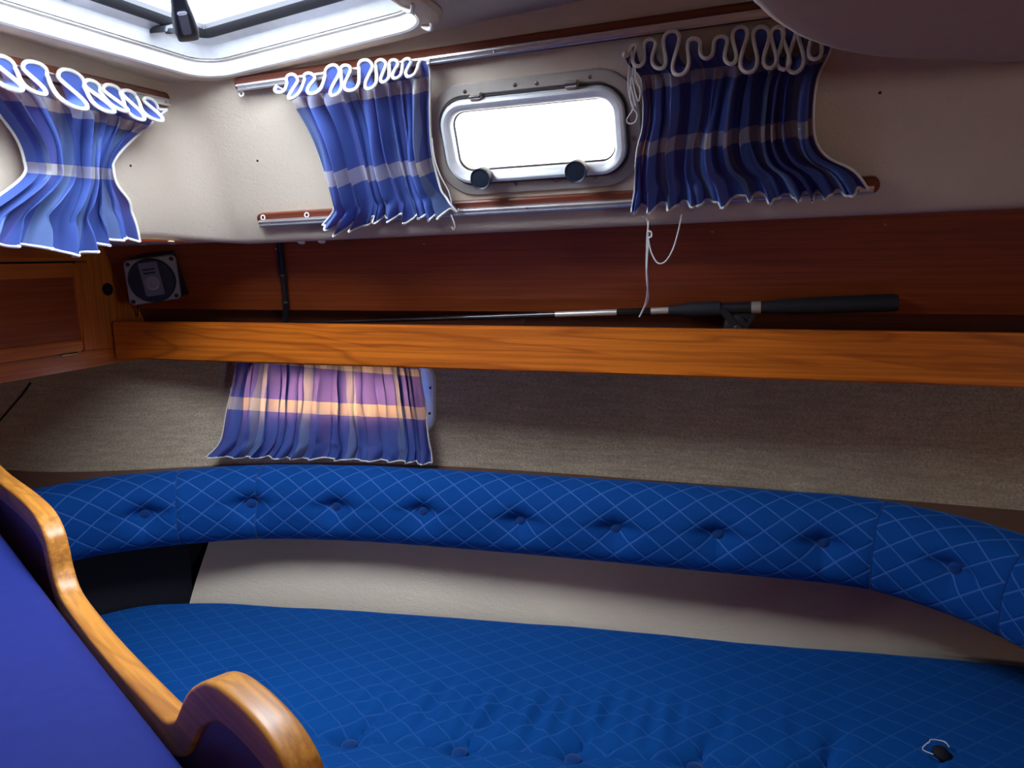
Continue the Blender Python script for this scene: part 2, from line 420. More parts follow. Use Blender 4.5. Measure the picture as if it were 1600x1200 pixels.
# cabin side with the port light opening
xs = sorted(set(list(np.linspace(-0.925, XR+0.05, 24)) + [WCX-WW/2+0.0375, WCX+WW/2-0.0375]))
ss = sorted(set(list(np.linspace(0.014, 0.42, 9)) + [WCY-WH/2+0.0375, WCY+WH/2-0.0375]))
def side_cap(x, s):
    cap = (ceil_z(x, 1.12)+0.006-1.192-0.018*x)/cos(LEAN)
    return s if s <= 0.25 else 0.25+(s-0.25)*(cap-0.25)/0.17
mb = MB(); P = [[SIDE(x, side_cap(x, s)) for s in ss] for x in xs]
mb.grid(P, skip=lambda i, j: xs[i] > WCX-WW/2+0.0370 and xs[i+1] < WCX+WW/2-0.0370 and ss[j] > WCY-WH/2+0.0370 and ss[j+1] < WCY+WH/2-0.0370)
lip = [(0.014, 0.0), (0.006, -0.003), (0.001, -0.008), (-0.001, -0.016), (-0.001, -0.03)]
mb.grid([[SIDE(x, s, c) for s, c in lip] for x in xs])
wall_back = struct(mb.build('wall_back', 'vinyl'), 'cream vinyl cabin side around the port light')
# forward face with rounded corner
mb = MB(); rows = []
prof = [(0.272, 0), (0.25, 0), (0.2, 0), (0.1, 0), (0.014, 0.0), (0.006, -0.003), (0.001, -0.008), (-0.001, -0.016), (-0.001, -0.03)]
plan = [('F', y) for y in (YB, -0.8, 0, 0.5, 0.8, 0.95, 1.0)]
for s, c in prof:
    pF = lambda y: FWD(y, s, c); pS = SIDE(-0.925, s*(side_cap(-0.925, 0.42)/0.272 if s > 0.02 else 1.0), c)
    row = [FWD(y, s, c) for y in np.linspace(YB, 1.085, 12)]
    A = np.array(row[-1]); B = np.array(pS); K = np.array([A[0]-0.0, B[1], (A[2]+B[2])/2])
    for k in range(1, 13):
        t = k/12; row.append((1-t)**2*A + 2*t*(1-t)*K + t*t*B)
    rows.append(row)
mb.grid(rows)
struct(mb.build('wall_left', 'vinyl'), 'cream vinyl forward face of the cabin with rounded corner')
# soffit under the side deck
mb = MB(); z = 1.1935
mb.grid([[(x, y, z-0.012*(y > 1.3)+0.012*(x+0.4)) for y in (1.232, 1.30, 1.62)] for x in (XL, -1.0, 0, XR+0.05)])
mb.grid([[(x, y, 1.184) for y in (YB, 0.5, 1.25)] for x in (XL, -1.6, -1.005)])
struct(mb.build('trim_1', 'headliner'), 'beige underside of the side deck above the shelf')
# ceiling with hatch opening
H1, H2 = CEIL.px(326, 118), CEIL.px(672, 30)
hl = CEIL.px(0, 24)[0]
dirL = np.array([hl-H1[0], CEIL.px(0, 24)[1]-H1[1]]); dirL /= np.linalg.norm(dirL)
HL = 0.60
hatch_c = [H1, H2, (H2[0]-0.01, H2[1]-HL), (H1[0]+dirL[0]*HL, H1[1]+dirL[1]*HL)]
hatch_o = rpoly(hatch_c, 0.055, 10)
mb = MB(); nr = len(hatch_o(0)); cen = np.mean(np.array(hatch_c), axis=0)
inner = [CEIL(a, b) for a, b in hatch_o(0.004)]
far = []
for a, b in hatch_o(0.004):
    d = np.array([a, b])-cen; d /= max(abs(d[0]), abs(d[1])); k = 3.2
    far.append(CEIL(cen[0]+d[0]*k, cen[1]+d[1]*k))
mid = [np.array(p)*0.8+np.array(q)*0.2 for p, q in zip(inner, far)]
mb.grid([inner, mid, far], wrap_v=True)
ceiling = struct(mb.build('ceiling', 'vinyl'), 'cream textured vinyl deckhead')

# lowered, rounded head lining over the aft part of the saloon
ZH = 1.352
edge_px = [(1165, 0), (1180, 18), (1200, 36), (1225, 52), (1250, 65), (1300, 82), (1350, 91), (1400, 95), (1500, 98), (1600, 99)]
E0 = [atZ(x, y, ZH)[:2] for x, y in edge_px]
pl_ = [(E0[0][0]-0.01, YB), (E0[0][0]-0.008, -0.5), (E0[0][0]-0.004, 0.3), (E0[0][0]-0.002, 0.6)] + [tuple(e) for e in E0] + [(0.6, E0[-1][1]+0.03), (1.2, E0[-1][1]+0.04), (XR+0.04, E0[-1][1]+0.04)]
pl_ = spline(pl_, 90)
mb = MB(); secs = []
for i, p in enumerate(pl_):
    t = pl_[min(i+1, len(pl_)-1)]-pl_[max(i-1, 0)]; t /= np.linalg.norm(t); nrm = np.array([-t[1], t[0]])   # outward (left of travel)
    sec = []
    for off, dz in [(-0.03, 0.0), (-0.012, 0.0), (-0.004, 0.003), (0.0, 0.010), (0.002, 0.03), (0.002, None)]:
        sec.append((p[0]+nrm[0]*off, p[1]+nrm[1]*off, ZH+dz if dz is not None else ceil_z(p[0], p[1])+0.004))
    secs.append(sec)
mb.grid(secs)
b0 = len(mb.v)
# underside, with the opening of the saloon hatch out of frame
inn = [s[0] for s in secs]
mb.add(inn + [(XR+0.04, YB, ZH)], [tuple(range(len(inn)+1))])
struct(mb.build('trim_2', 'headliner', smooth=50), 'smooth beige lowered head lining with rounded edge')

# teak panel at the back of the shelf, shelf, hull lining
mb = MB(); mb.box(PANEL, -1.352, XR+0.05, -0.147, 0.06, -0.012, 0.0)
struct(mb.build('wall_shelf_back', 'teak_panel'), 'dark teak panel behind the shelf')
mb = MB(); mb.box(PANEL, -1.352, XR+0.05, -0.235, -0.10, -0.035, -0.018)
struct(mb.build('trim_9', 'ledge_wood'), 'dark batten below the teak panel at the back of the shelf')
mb = MB(); mb.box(WORLD, -1.349, XR+0.05, 1.3205, 1.56, 0.950, 0.962)
struct(mb.build('trim_3', 'ledge_wood'), 'wooden shelf board behind the fiddle rail')
HB = curve1([-2.4, -1.7, -1.45, -1.28, -1.1, -0.9, -0.664, -0.23, 0.23, 0.7, 2.0], [1.15, 1.19, 1.20, 1.262, 1.355, 1.420, 1.458, 1.472, 1.462, 1.445, 1.40])
HT = curve1([-2.4, -1.7, -1.35, -1.0, -0.66, -0.2, 0.3, 2.0], [1.15, 1.30, 1.395, 1.45, 1.485, 1.505, 1.505, 1.47])
def hullY(x, z):
    t = (z-0.71)/(0.96-0.71); return HB(x)*(1-t)+HT(x)*t
def at_hull(x, y, off=0.0):
    yv = 1.42
    for _ in range(30):
        p = atY(x, y, yv); yv = 0.5*yv+0.5*(hullY(p[0], p[2])-off)
    return atY(x, y, yv)
w3r = at_hull(682, 585); w3b = at_hull(682, 672)
W3X1, W3Z0, W3Z1 = w3r[0], w3b[2]-0.012, w3r[2]+0.03
W3X0 = at_hull(352, 640)[0]+0.02
W3c = ((W3X0+W3X1)/2, (W3Z0+W3Z1)/2); W3w, W3h = W3X1-W3X0, W3Z1-W3Z0
xs = sorted(set(list(np.linspace(XL, XR+0.05, 70)) + [W3X0+0.022, W3X1-0.022])); zs = sorted(set(list(np.linspace(0.695, 1.10, 12)) + [W3Z0+0.018, W3Z1-0.018]))
mb = MB(); mb.grid([[(x, hullY(x, z), z) for z in zs] for x in xs],
    skip=lambda i, j: xs[i] >= W3X0+0.0219 and xs[i+1] <= W3X1-0.0219 and zs[j] >= W3Z0+0.0179 and zs[j+1] <= W3Z1-0.0179)
struct(mb.build('wall_hull', 'carpet'), 'beige carpeted hull side below the shelf')
# seat back line at cushion height
SB = curve1([-1.32, -1.285, -1.262, -1.232, -1.128, -0.923, -0.72, -0.458, -0.211, 0.02, 0.237, 0.44, 0.9, 2.0],
            [1.00, 1.08, 1.13, 1.17, 1.228, 1.272, 1.307, 1.343, 1.371, 1.389, 1.416, 1.437, 1.425, 1.38])
mb = MB(); xs = np.linspace(-1.142, XR+0.05, 70)
mb.grid([[(x, min(SB(x)+0.003+k[0]*0.085, HB(x)+0.022), k[1]) for k in ((0.0, 0.30), (0.0, 0.42), (0.35, 0.47), (0.85, 0.53), (1.25, 0.58), (1.4, 0.62), (1.4, 0.688))] for x in xs])
struct(mb.build('wall_seat_back', 'vinyl_low'), 'cream vinyl panel between seat and bolster')
mb = MB(); mb.grid([[(x, HB(x)+0.028, z) for z in (0.0, 0.4, 0.70)] for x in np.linspace(XL, XR+0.05, 60)])
struct(mb.build('wall_hull_lower', 'ledge_wood'), 'hull side below the ledge')
# dark end panel forward of the settee
mb = MB(); ep = spline([(-1.130, 1.236), (-1.16, 1.213), (-1.20, 1.180), (-1.265, 1.115), (-1.325, 1.02), (-1.335, 0.85), (-1.34, 0.6)], 28)
mb.grid([[(x-0.018-max(0, z-0.45)*0.22, y+0.018+max(0, z-0.45)*0.22, z) for z in (0.25, 0.45, 0.55, 0.577)] for x, y in ep]+[[(x-0.02, y+0.10, z) for z in (0.25, 0.45, 0.55, 0.577)] for x, y in ep[::-1]])
struct(mb.build('wall_settee_end', 'navy'), 'black panel at the forward end of the settee')

# floor, aft bulkhead with companionway, far side, forward bulkhead
struct(MB().box(WORLD, XL, XR+0.05, YB-0.05, 1.7, -0.04, 0.0).build('floor', 'floor'))
mb = MB(); cy0_, cy1_, cz0, cz1 = -0.95, -0.60, 0.95, 1.33
for y0, y1, z0, z1 in [(YB, cy0_, 0, 1.62), (cy1_, 1.7, 0, 1.62), (cy0_, cy1_, 0, cz0), (cy0_, cy1_, cz1, 1.62)]:
    mb.box(WORLD, XR, XR+0.05, y0, y1, z0, z1)
struct(mb.build('wall_right', 'teak_y', smooth=0), 'teak aft bulkhead with open companionway')
struct(MB().box(lambda x, y, z: (x, y, z if z < 1 else ceil_z(x, y)+0.01), XL-0.05, XR+0.05, YB-0.05, YB, 0, 1.8).build('wall_front', 'teak_y'))
struct(MB().box(WORLD, XL-0.05, XL, YB, 1.7, 0, 1.3).build('wall_forward', 'teak_panel'))

# ------------------------------------------------------------------ deck hatch
hb = CEIL(*cen)
hatch = thing('window_2', 'aluminium framed deck hatch in the ceiling with black lever latch', 'deck hatch', hb, kind='structure')
MB().ring(CEIL, hatch_o, [(-0.034, -0.002), (-0.034, 0.003), (-0.028, 0.008), (-0.004, 0.010), (0.0, 0.008), (0.003, 0.0)]).build('surround', 'headliner', hatch)
MB().ring(CEIL, hatch_o, [(0.0, 0.010), (0.0035, 0.008), (0.006, -0.012), (0.010, -0.013)]).build('liner', 'white_plastic', hatch)
MB().ring(CEIL, hatch_o, [(0.009, -0.0125), (0.0105, -0.013), (0.0105, -0.0155), (0.009, -0.016)]).build('shadow_groove', 'painted', hatch)
MB().ring(CEIL, hatch_o, [(0.008, -0.016), (0.0125, -0.016), (0.022, -0.034), (0.028, -0.037), (0.040, -0.040), (0.044, -0.046), (0.044, -0.062)]).build('frame', 'white_alu', hatch)
MB().ring(CEIL, hatch_o, [(0.036, -0.040), (0.042, -0.0385), (0.050, -0.042), (0.054, -0.048), (0.053, -0.056), (0.044, -0.060)]).build('gasket', 'rubber', hatch)
MB().ring(CEIL, hatch_o, [(0.02, -0.060), (0.02, -0.070)], True, True).build('pane', 'pane', hatch)
# latch in the corner
h1 = np.array(H1); toC = (cen-h1)/np.linalg.norm(cen-h1)
LQ = on_plane(262, 42, CEIL(0, 0, -0.036), CEIL.en)
ldir = ray(262, 42); ldir /= np.linalg.norm(ldir)
lf = frame(LQ, (cos(0.28), -sin(0.28)*0.2, -0.05), (0.25, 0.75, 0.35), (0.1, -0.35, -1))
mb = MB(); mb.prism(lf, rrect(-0.008, 0.0, 0.034, 0.026, 0.004, 4)(0), -0.004, 0.006); mb.build('latch_bracket', 'black', hatch, bevel=0.001)
screw(hatch, lf(-0.010, 0.0, 0.0065), lf.en, 0.0022)
MB().tube([lf(0.002, -0.004, 0.006), lf(0.014, -0.004, 0.007)], 0.0042, 10).build('latch_pivot', 'black', hatch)
A_, B_ = on_plane(292, 50, CEIL(0, 0, -0.020), CEIL.en), on_plane(277, -10, CEIL(0, 0, -0.048), CEIL.en)
dv = (B_-A_); Lh = np.linalg.norm(dv); hx = dv/Lh
sx_ = np.cross(hx, -ldir); hf = frame(A_, hx, sx_, np.cross(hx, sx_))
mb = MB(); secs = []
for t, w, d in [(-0.012, 0.008, 0.006), (-0.006, 0.013, 0.010), (0.01, 0.0145, 0.011), (0.04, 0.012, 0.009), (Lh*0.8, 0.010, 0.008), (Lh, 0.009, 0.007)]:
    secs.append([hf(t, a, c) for a, c in rrect(0, 0, w*2.3, d*2.2, 0.005, 4)(0)])
b0 = len(mb.v); mb.grid(secs, wrap_v=True); k = len(secs[0])
mb.f.append(tuple(b0+q for q in range(k))[::-1]); mb.f.append(tuple(b0+(len(secs)-1)*k+q for q in range(k)))
mb.build('latch_lever', 'black', hatch)
MB().box(hf, 0.010, Lh*0.7, -0.007, 0.006, -0.0145, -0.006).build('lever_inset', 'badge', hatch, bevel=0.0015)
# blind clips at the aft end of the surround
for px in ((638, 12), (668, 40)):
    c = on_plane(*px, CEIL(0, 0, 0.012), CEIL.en)
    MB().tube(spline([c+np.array(q) for q in ((-0.010, 0.004, 0.002), (0, 0.0, -0.004), (0.008, -0.006, -0.006), (0.012, -0.012, 0.0))], 10), 0.0032, 8).build('clip', 'white_plastic', hatch)

# ------------------------------------------------------------------ port light in the cabin side
wc = SIDE(WCX, WCY)
port = thing('window_1', 'opening port light with rounded grey frame and two black knobs', 'port light', wc, kind='structure')
wo = rrect(WCX, WCY, WW, WH, 0.062, 12)
MB().ring(SIDE, wo, [(0, -0.002), (0, 0.003), (0.002, 0.005), (0.016, 0.007), (0.020, 0.004), (0.026, 0.004), (0.026, -0.05)]).build('flange', 'painted', port)
MB().ring(SIDE, wo, [(0.019, 0.004), (0.019, 0.009), (0.0205, 0.0095), (0.0215, 0.004)]).build('gasket', 'rubber', port)
MB().ring(SIDE, wo, [(0.022, -0.002), (0.022, 0.014), (0.024, 0.018), (0.028, 0.0195), (0.035, 0.017), (0.039, 0.012), (0.041, -0.004), (0.039, -0.006)]).build('sash', 'white_alu', port)
MB().ring(SIDE, wo, [(0.0385, 0.0055), (0.0405, 0.006), (0.042, 0.003), (0.041, 0.0)]).build('pane_seal', 'rubber', port)
MB().ring(SIDE, wo, [(0.037, -0.002), (0.037, 0.002)], True, True).build('pane', 'pane', port)
for px in ((744, 153), (893, 134)):
    a, b = SIDE.px(*px, 0.018)
    h = MB(); h.box(SIDE, a-0.0085, a+0.0085, b-0.005, b+0.007, 0.004, 0.020); h.build('hinge', 'painted', port, bevel=0.0015)
    MB().tube([SIDE(a-0.0085, b+0.002, 0.0205), SIDE(a+0.0085, b+0.002, 0.0205)], 0.003, 8).build('hinge_pin', 'steel', port)
for px in ((752, 279), (900, 268)):
    a, b = SIDE.px(*px, 0.036)
    kn = MB().lathe(SIDE(a, b, 0.016), SIDE.en, [(0.0135, 0), (0.0150, 0.003), (0.0165, 0.016), (0.0168, 0.021), (0.0160, 0.023), (0.0150, 0.0225), (0.0135, 0.0215), (0.004, 0.022)], 28).build('knob', 'navy_plastic', port)
for px in ((727, 143), (805, 133), (839, 130), (922, 120), (991, 216), (807, 286), (868, 281), (931, 276)):
    a, b = SIDE.px(*px, 0.007); screw(port, SIDE(a, b, 0.0065), SIDE.en, 0.0032)

# ------------------------------------------------------------------ hull port light behind the lower curtain
def hn(x, z):
    e = 1e-3; tx = np.array([2*e, hullY(x+e, z)-hullY(x-e, z), 0]); tz = np.array([0, hullY(x, z+e)-hullY(x, z-e), 2*e])
    n = np.cross(tx, tz); n /= np.linalg.norm(n); return tx/np.linalg.norm(tx), tz/np.linalg.norm(tz), (n if n[1] < 0 else -n)
tx, tz, hnn = hn(*W3c); pL = np.array([W3X0, hullY(W3X0, W3c[1]), W3c[1]]); pR = np.array([W3X1, hullY(W3X1, W3c[1]), W3c[1]])
tx = (pR-pL)/np.linalg.norm(pR-pL); hnn = np.cross(tx, tz); hnn = hnn if hnn[1] < 0 else -hnn
H3 = frame((pL+pR)/2, tx, tz, hnn)
port2 = thing('window_3', 'white framed hull port light behind the lower curtain', 'port light', (pL+pR)/2, kind='structure')
o3 = rrect(0, 0, np.linalg.norm(pR-pL), W3h, 0.045, 8)
MB().ring(H3, o3, [(0, -0.03), (0, 0.009), (0.003, 0.013), (0.034, 0.014), (0.042, 0.010), (0.044, -0.03)]).build('flange', 'white_alu', port2)
MB().ring(H3, o3, [(0.024, -0.012), (0.024, -0.008)], True, True).build('pane', 'pane', port2)
for px in ((672, 606), (671, 646)):
    a, b = H3.px(*px, 0.014); screw(port2, H3(a, b, 0.0135), H3.en, 0.0028, 'black')

# ------------------------------------------------------------------ fiddle rail along the shelf
mb = MB(); RX0 = atY(177, 520, 1.30)[0]
mb.box(WORLD, RX0, XR, 1.298, 1.320, 0.944, 1.0245)
tag(mb.build('fiddle_rail', 'teak', bevel=0.003), 'long varnished teak fiddle board along the front of the shelf', 'rail')

# ------------------------------------------------------------------ overhead locker on the forward bulkhead
LX = -1.350
LF = frame((LX, 0, 0), (0, 1, 0), (0, 0, 1), (1, 0, 0))
locker = thing('locker', 'teak overhead locker with framed door at the forward end of the shelf', 'locker', (LX-0.2, 0.9, 0.931))
d0, d1 = atX(-20, 570, LX)[1]-0.22, atX(147, 540, LX)[1]
dz0, dz1 = 0.968, 1.150
mb = MB(); mb.box(LF, 0.4, 1.47, 0.9315, 0.968, -0.03, 0.0)
mb.build('bottom_rail', 'teak_y', locker, bevel=0.002)
mb = MB(); mb.box(LF, d1+0.004, 1.44, 0.968, 1.21, -0.03, -0.001); st = mb.build('side_panel', 'teak_z', locker)
mb = MB(); mb.box(LF, 0.4, d1+0.004, dz1+0.004, 1.21, -0.03, -0.001); mb.build('top_rail', 'teak_y', locker)
MB().box(LF, 0.4, 1.40, 0.9315, 0.95, -0.5, -0.03).build('bottom', 'teak_y', locker)
MB().box(LF, 0.3, d1+0.01, 0.95, 1.20, -0.06, -0.031).build('carcass', 'navy', locker)
door = MB().box(LF, d0+0.034, d1-0.034, dz0+0.024, dz1-0.026, -0.012, 0.003).build('door', 'teak_dark_y', locker)
for nm, q, mt in [('stile', (d1-0.036, d1, dz0+0.002, dz1), 'teak_z'), ('stile', (d0, d0+0.036, dz0+0.002, dz1), 'teak_z'),
                  ('door_rail', (d0+0.036, d1-0.036, dz0+0.002, dz0+0.026), 'teak_y'), ('door_rail', (d0+0.036, d1-0.036, dz1-0.028, dz1), 'teak_y')]:
    MB().box(LF, *q, -0.010, 0.011).build(nm, mt, door, bevel=0.003)
hy = atX(102, 553, LX)[1]
MB().tube([LF(hy-0.018, dz0, 0.009), LF(hy+0.020, dz0, 0.009)], 0.0028, 8).build('hinge', 'steel', door)
hp = atX(168, 452, LX)
MB().lathe(hp+np.array([0.0002, 0, 0]), (1, 0, 0), [(0.0135, -0.002), (0.0135, 0.0012), (0.012, 0.0016), (0.0115, -0.001), (0.001, -0.0012)], 20).build('finger_hole', 'black', locker)

# ------------------------------------------------------------------ speaker
q4 = [(192, 408), (274, 397), (284, 466), (203, 478)]
SPn = np.array([0.50, -0.84, -0.16]); SPn /= np.linalg.norm(SPn)
SPo = on_plane(238, 437, PANEL(0, 0, 0.045), PANEL.en)
c4 = [on_plane(x, y, SPo, SPn) for x, y in q4]
SF = frame(SPo, c4[2]-c4[3], c4[0]-c4[3], SPn)
q2 = [SF.inv(c) for c in c4]
spk = thing('speaker', 'black wedge loudspeaker with grey square face plate on the shelf panel', 'speaker', SPo-np.array([0, 0, 0.05]))
so = rpoly(q2, 0.010, 6)
mb = MB(); mb.ring(SF, so, [(0.001, -0.004), (0.0, 0.0), (0.002, 0.003), (0.006, 0.003)], True, True); mb.build('face_plate', 'grey_plate', spk)
mb = MB(); bq = [np.array(SF(a*0.94, b*0.94+0.003, -0.003)) for a, b in q2]
back = []
for p, up in zip(bq, (0.020, 0.018, 0.0, 0.0)):
    d = np.array([0.02, 1.0, 0.10 if up else 0.0]); t = ((PANEL.o-p)@PANEL.en)/(d@PANEL.en); back.append(p+d*t*0.93+np.array([0, -up*0.25, up*0.5]))
mb.add(bq+back, [(0, 1, 2, 3), (7, 6, 5, 4), (0, 4, 5, 1), (1, 5, 6, 2), (2, 6, 7, 3), (3, 7, 4, 0)]); mb.build('enclosure', 'black', spk, bevel=0.004)
cq = np.mean(np.array(q2), axis=0); R_ = 0.0405*np.linalg.norm(np.array(q2[0])-np.array(q2[1]))/0.090
cc3 = SF(cq[0], cq[1], 0.003)
MB().lathe(cc3, SF.en, [(R_, -0.002), (R_, 0.003), (R_*0.97, 0.0055), (R_*0.93, 0.0045), (R_*0.6, 0.0075), (R_*0.02, 0.009)], 36).build('grille', 'mesh_dark', spk)
bw, bh = R_*0.40, R_*0.80
bd = MB(); bd.prism(SF, rrect(cq[0]+0.001, cq[1]+0.004, bw*2, bh*2*0.94, 0.003, 3)(0), 0.006, 0.0125); bdo = bd.build('badge', 'badge', spk, bevel=0.001)
for k in range(2):
    MB().box(SF, cq[0]-bw*0.6, cq[0]+bw*0.65, cq[1]+bh*(0.62-0.2*k), cq[1]+bh*(0.71-0.2*k), 0.011, 0.0138).build('slot', 'mesh_dark', bdo)
tc = (cq[0]+0.001, cq[1]-bh*0.12)
MB().lathe(SF(*tc, 0.012), SF.en, [(bw*0.78, 0), (bw*0.78, 0.002), (bw*0.68, 0.0025), (bw*0.66, 0.001), (bw*0.01, 0.0012)], 24).build('tweeter_ring', 'grey_plate', bdo)
for k in range(8):
    a = 2*pi*k/8+0.2
    MB().tube([SF(tc[0]+0.1*bw*cos(a), tc[1]+0.1*bw*sin(a), 0.0145), SF(tc[0]+0.7*bw*cos(a), tc[1]+0.7*bw*sin(a), 0.0142)], 0.0011, 6).build('tweeter_spoke', 'grey_plate', bdo)
MB().tube([SF(tc[0]+0.62*bw*cos(a), tc[1]+0.66*bw*sin(a), 0.0150) for a in np.linspace(pi*1.2, pi*1.8, 10)], 0.0016, 6).build('chrome_arc', 'silver', bdo)
for a, b in q2:
    p = np.array([a, b])*0.83+cq*0.17; MB().lathe(SF(p[0], p[1], 0.0028), SF.en, [(0.0045, 0), (0.0045, 0.0008), (0.0035, 0.001), (0.001, 0.0006)], 12).build('screw_hole', 'black', spk)
MB().tube(spline([SF(q2[3][0]+0.030, q2[3][1]+0.006, -0.006)] + [PANEL(*PANEL.px(*q, 0.007), 0.007) for q in ((217, 478), (215, 486), (215, 495))], 14), 0.0016, 6).build('cable', 'black', spk)

# ------------------------------------------------------------------ conduit on the teak panel
cp = [PANEL(*PANEL.px(*q, 0.006), 0.006) for q in ((436, 372), (439, 400), (443, 440), (446, 470), (447, 504))]
cp.append(cp[-1]+np.array([0, 0, -0.045]))
cd = thing('cable_conduit', 'thin black cable running down the teak panel beside the speaker', 'cable', cp[-1])
MB().tube(spline(cp, 24), 0.0062, 10).build('sleeve', 'black', cd)
for f in (0.35, 0.62):
    p = spline(cp, 24)[int(24*f)]
    MB().lathe(p-np.array([0, 0, 0.004]), (0, 0, 1), [(0.0068, 0), (0.0074, 0.002), (0.0074, 0.006), (0.0068, 0.008)], 12).build('band', 'rubber', cd)
# little screws left in the teak panel
for i, px in enumerate(((662, 382), (1112, 363), (1383, 351), (431, 389))):
    a, b = PANEL.px(*px); o = MB().lathe(PANEL(a, b, -0.0005), PANEL.en, [(0.0024, 0), (0.0024, 0.0008), (0.0014, 0.0016)], 10).build('panel_screw', 'steel')
    tag(o, ['small screw head in the teak panel below the middle curtain', 'small screw head in the teak panel right of the hanging cord', 'small screw head in the teak panel above the rod butt', 'small screw head in the teak panel beside the black cable'][i], 'screw', 'screws in the teak panel')

# ------------------------------------------------------------------ fishing rod
def rod_pt(x, y, v=1.352): return atY(x, y, v)
rt, rb = rod_pt(500, 504, 1.336), rod_pt(1403, 473, 1.3385)
rt = rt + (rt-rb)/np.linalg.norm(rt-rb)*0.25
rt[2] = max(rt[2], 0.985)
rdir = (rb-rt)/np.linalg.norm(rb-rt); RL = np.linalg.norm(rb-rt)
def rp(x, y):      # parameter along the rod of a picture point
    d = ray(x, y); n = np.cross(np.cross(rdir, d), d); return float(((CC-rt)@n)/(rdir@n))
rod = thing('fishing_rod', 'black fishing rod with foam grip and small reel lying on the shelf', 'fishing rod', (rt+rb)/2-np.array([0, 0, 0.02]))
def seg(name, t0, t1, r0, r1, mat, nseg=16): return MB().tube([rt+rdir*t0, rt+rdir*(t0*0.5+t1*0.5), rt+rdir*t1], [r0, (r0+r1)/2, r1], nseg).build(name, mat, rod)
t_s0, t_s1, t_g0, t_g1, t_r0, t_r1, t_b = rp(868, 492), rp(1047, 486), rp(1045, 486), rp(1126, 483), rp(1174, 479), rp(1189, 478), rp(1196, 478)
seg('blank', 0, t_s0, 0.0018, 0.0052, 'gloss_black'); seg('silver_blank', t_s0, t_s1, 0.0052, 0.0062, 'silver')
MB().tube([rt+rdir*(t_s0+(t_s1-t_s0)*0.55), rt+rdir*(t_s0+(t_s1-t_s0)*0.84)], 0.0064, 14).build('black_wrap', 'gloss_black', rod)
MB().lathe(rt+rdir*t_g0, rdir, [(0.0075, 0), (0.0085, 0.004), (0.0090, 0.020), (0.0125, 0.030), (0.0130, t_g1-t_g0)], 18).build('fore_grip', 'black_soft', rod)
seg('reel_seat', t_g1, t_r0, 0.0100, 0.0100, 'black'); seg('lock_ring', t_r0, t_r1, 0.0104, 0.0104, 'silver')
MB().lathe(rt+rdir*t_r1, rdir, [(0.0098, 0), (0.0102, 0.012), (0.0125, 0.05), (0.0138, 0.10), (0.0140, RL-t_r1-0.006), (0.0125, RL-t_r1)], 20).build('butt_grip', 'black_soft', rod)
for tt in (rp(590, 501), rp(735, 497), rp(792, 495), rp(845, 493), rp(705, 498)):
    MB().tube([rt+rdir*(tt-0.006), rt+rdir*(tt+0.006)], 0.0058*(0.35+0.65*tt/t_s0), 12).build('thread_wrap', 'gloss_black', rod)
gp = rt+rdir*rp(815, 494)
MB().tube([gp+np.array([0.004*cos(a), 0, -0.0095+0.005*sin(a)]) for a in np.linspace(0, 2*pi, 16)[:-1]], 0.0008, 6, closed=True).build('line_guide', 'black', rod)
# reel hanging under the seat
rc = rt+rdir*((t_g1+t_r0)/2+0.004)
reel = MB().lathe(rc+np.array([-0.004, -0.010, -0.030]), (0.1, 1, 0.05), [(0.010, 0), (0.0185, 0.003), (0.020, 0.008), (0.020, 0.026), (0.0185, 0.031), (0.008, 0.034)], 22).build('reel', 'black', rod)
MB().box(frame(rc, rdir, (0, 0, 1), (0, -1, 0)), -0.022, 0.022, -0.020, -0.008, -0.005, 0.005).build('reel_foot', 'black', reel, bevel=0.001)
cf = frame(rc+np.array([-0.012, -0.008, -0.018]), (0.62, 0, -0.78), (0.78, 0, 0.62), (0, -1, 0))
MB().prism(cf, rrect(-0.001, 0, 0.044, 0.012, 0.003, 3)(0), 0.0, 0.006).build('crank', 'black', reel, bevel=0.001)
MB().lathe(cf(0.019, 0, 0.005), (0, -1, 0), [(0.005, 0), (0.006, 0.001), (0.006, 0.003), (0.004, 0.004)], 12).build('crank_knob', 'black', reel)
MB().prism(frame(rc+np.array([0.018, -0.009, -0.022]), (0.5, 0, 0.86), (-0.86, 0, 0.5), (0, -1, 0)), rrect(0, 0, 0.030, 0.007, 0.002, 3)(0), 0, 0.005).build('trigger', 'black', reel, bevel=0.001)

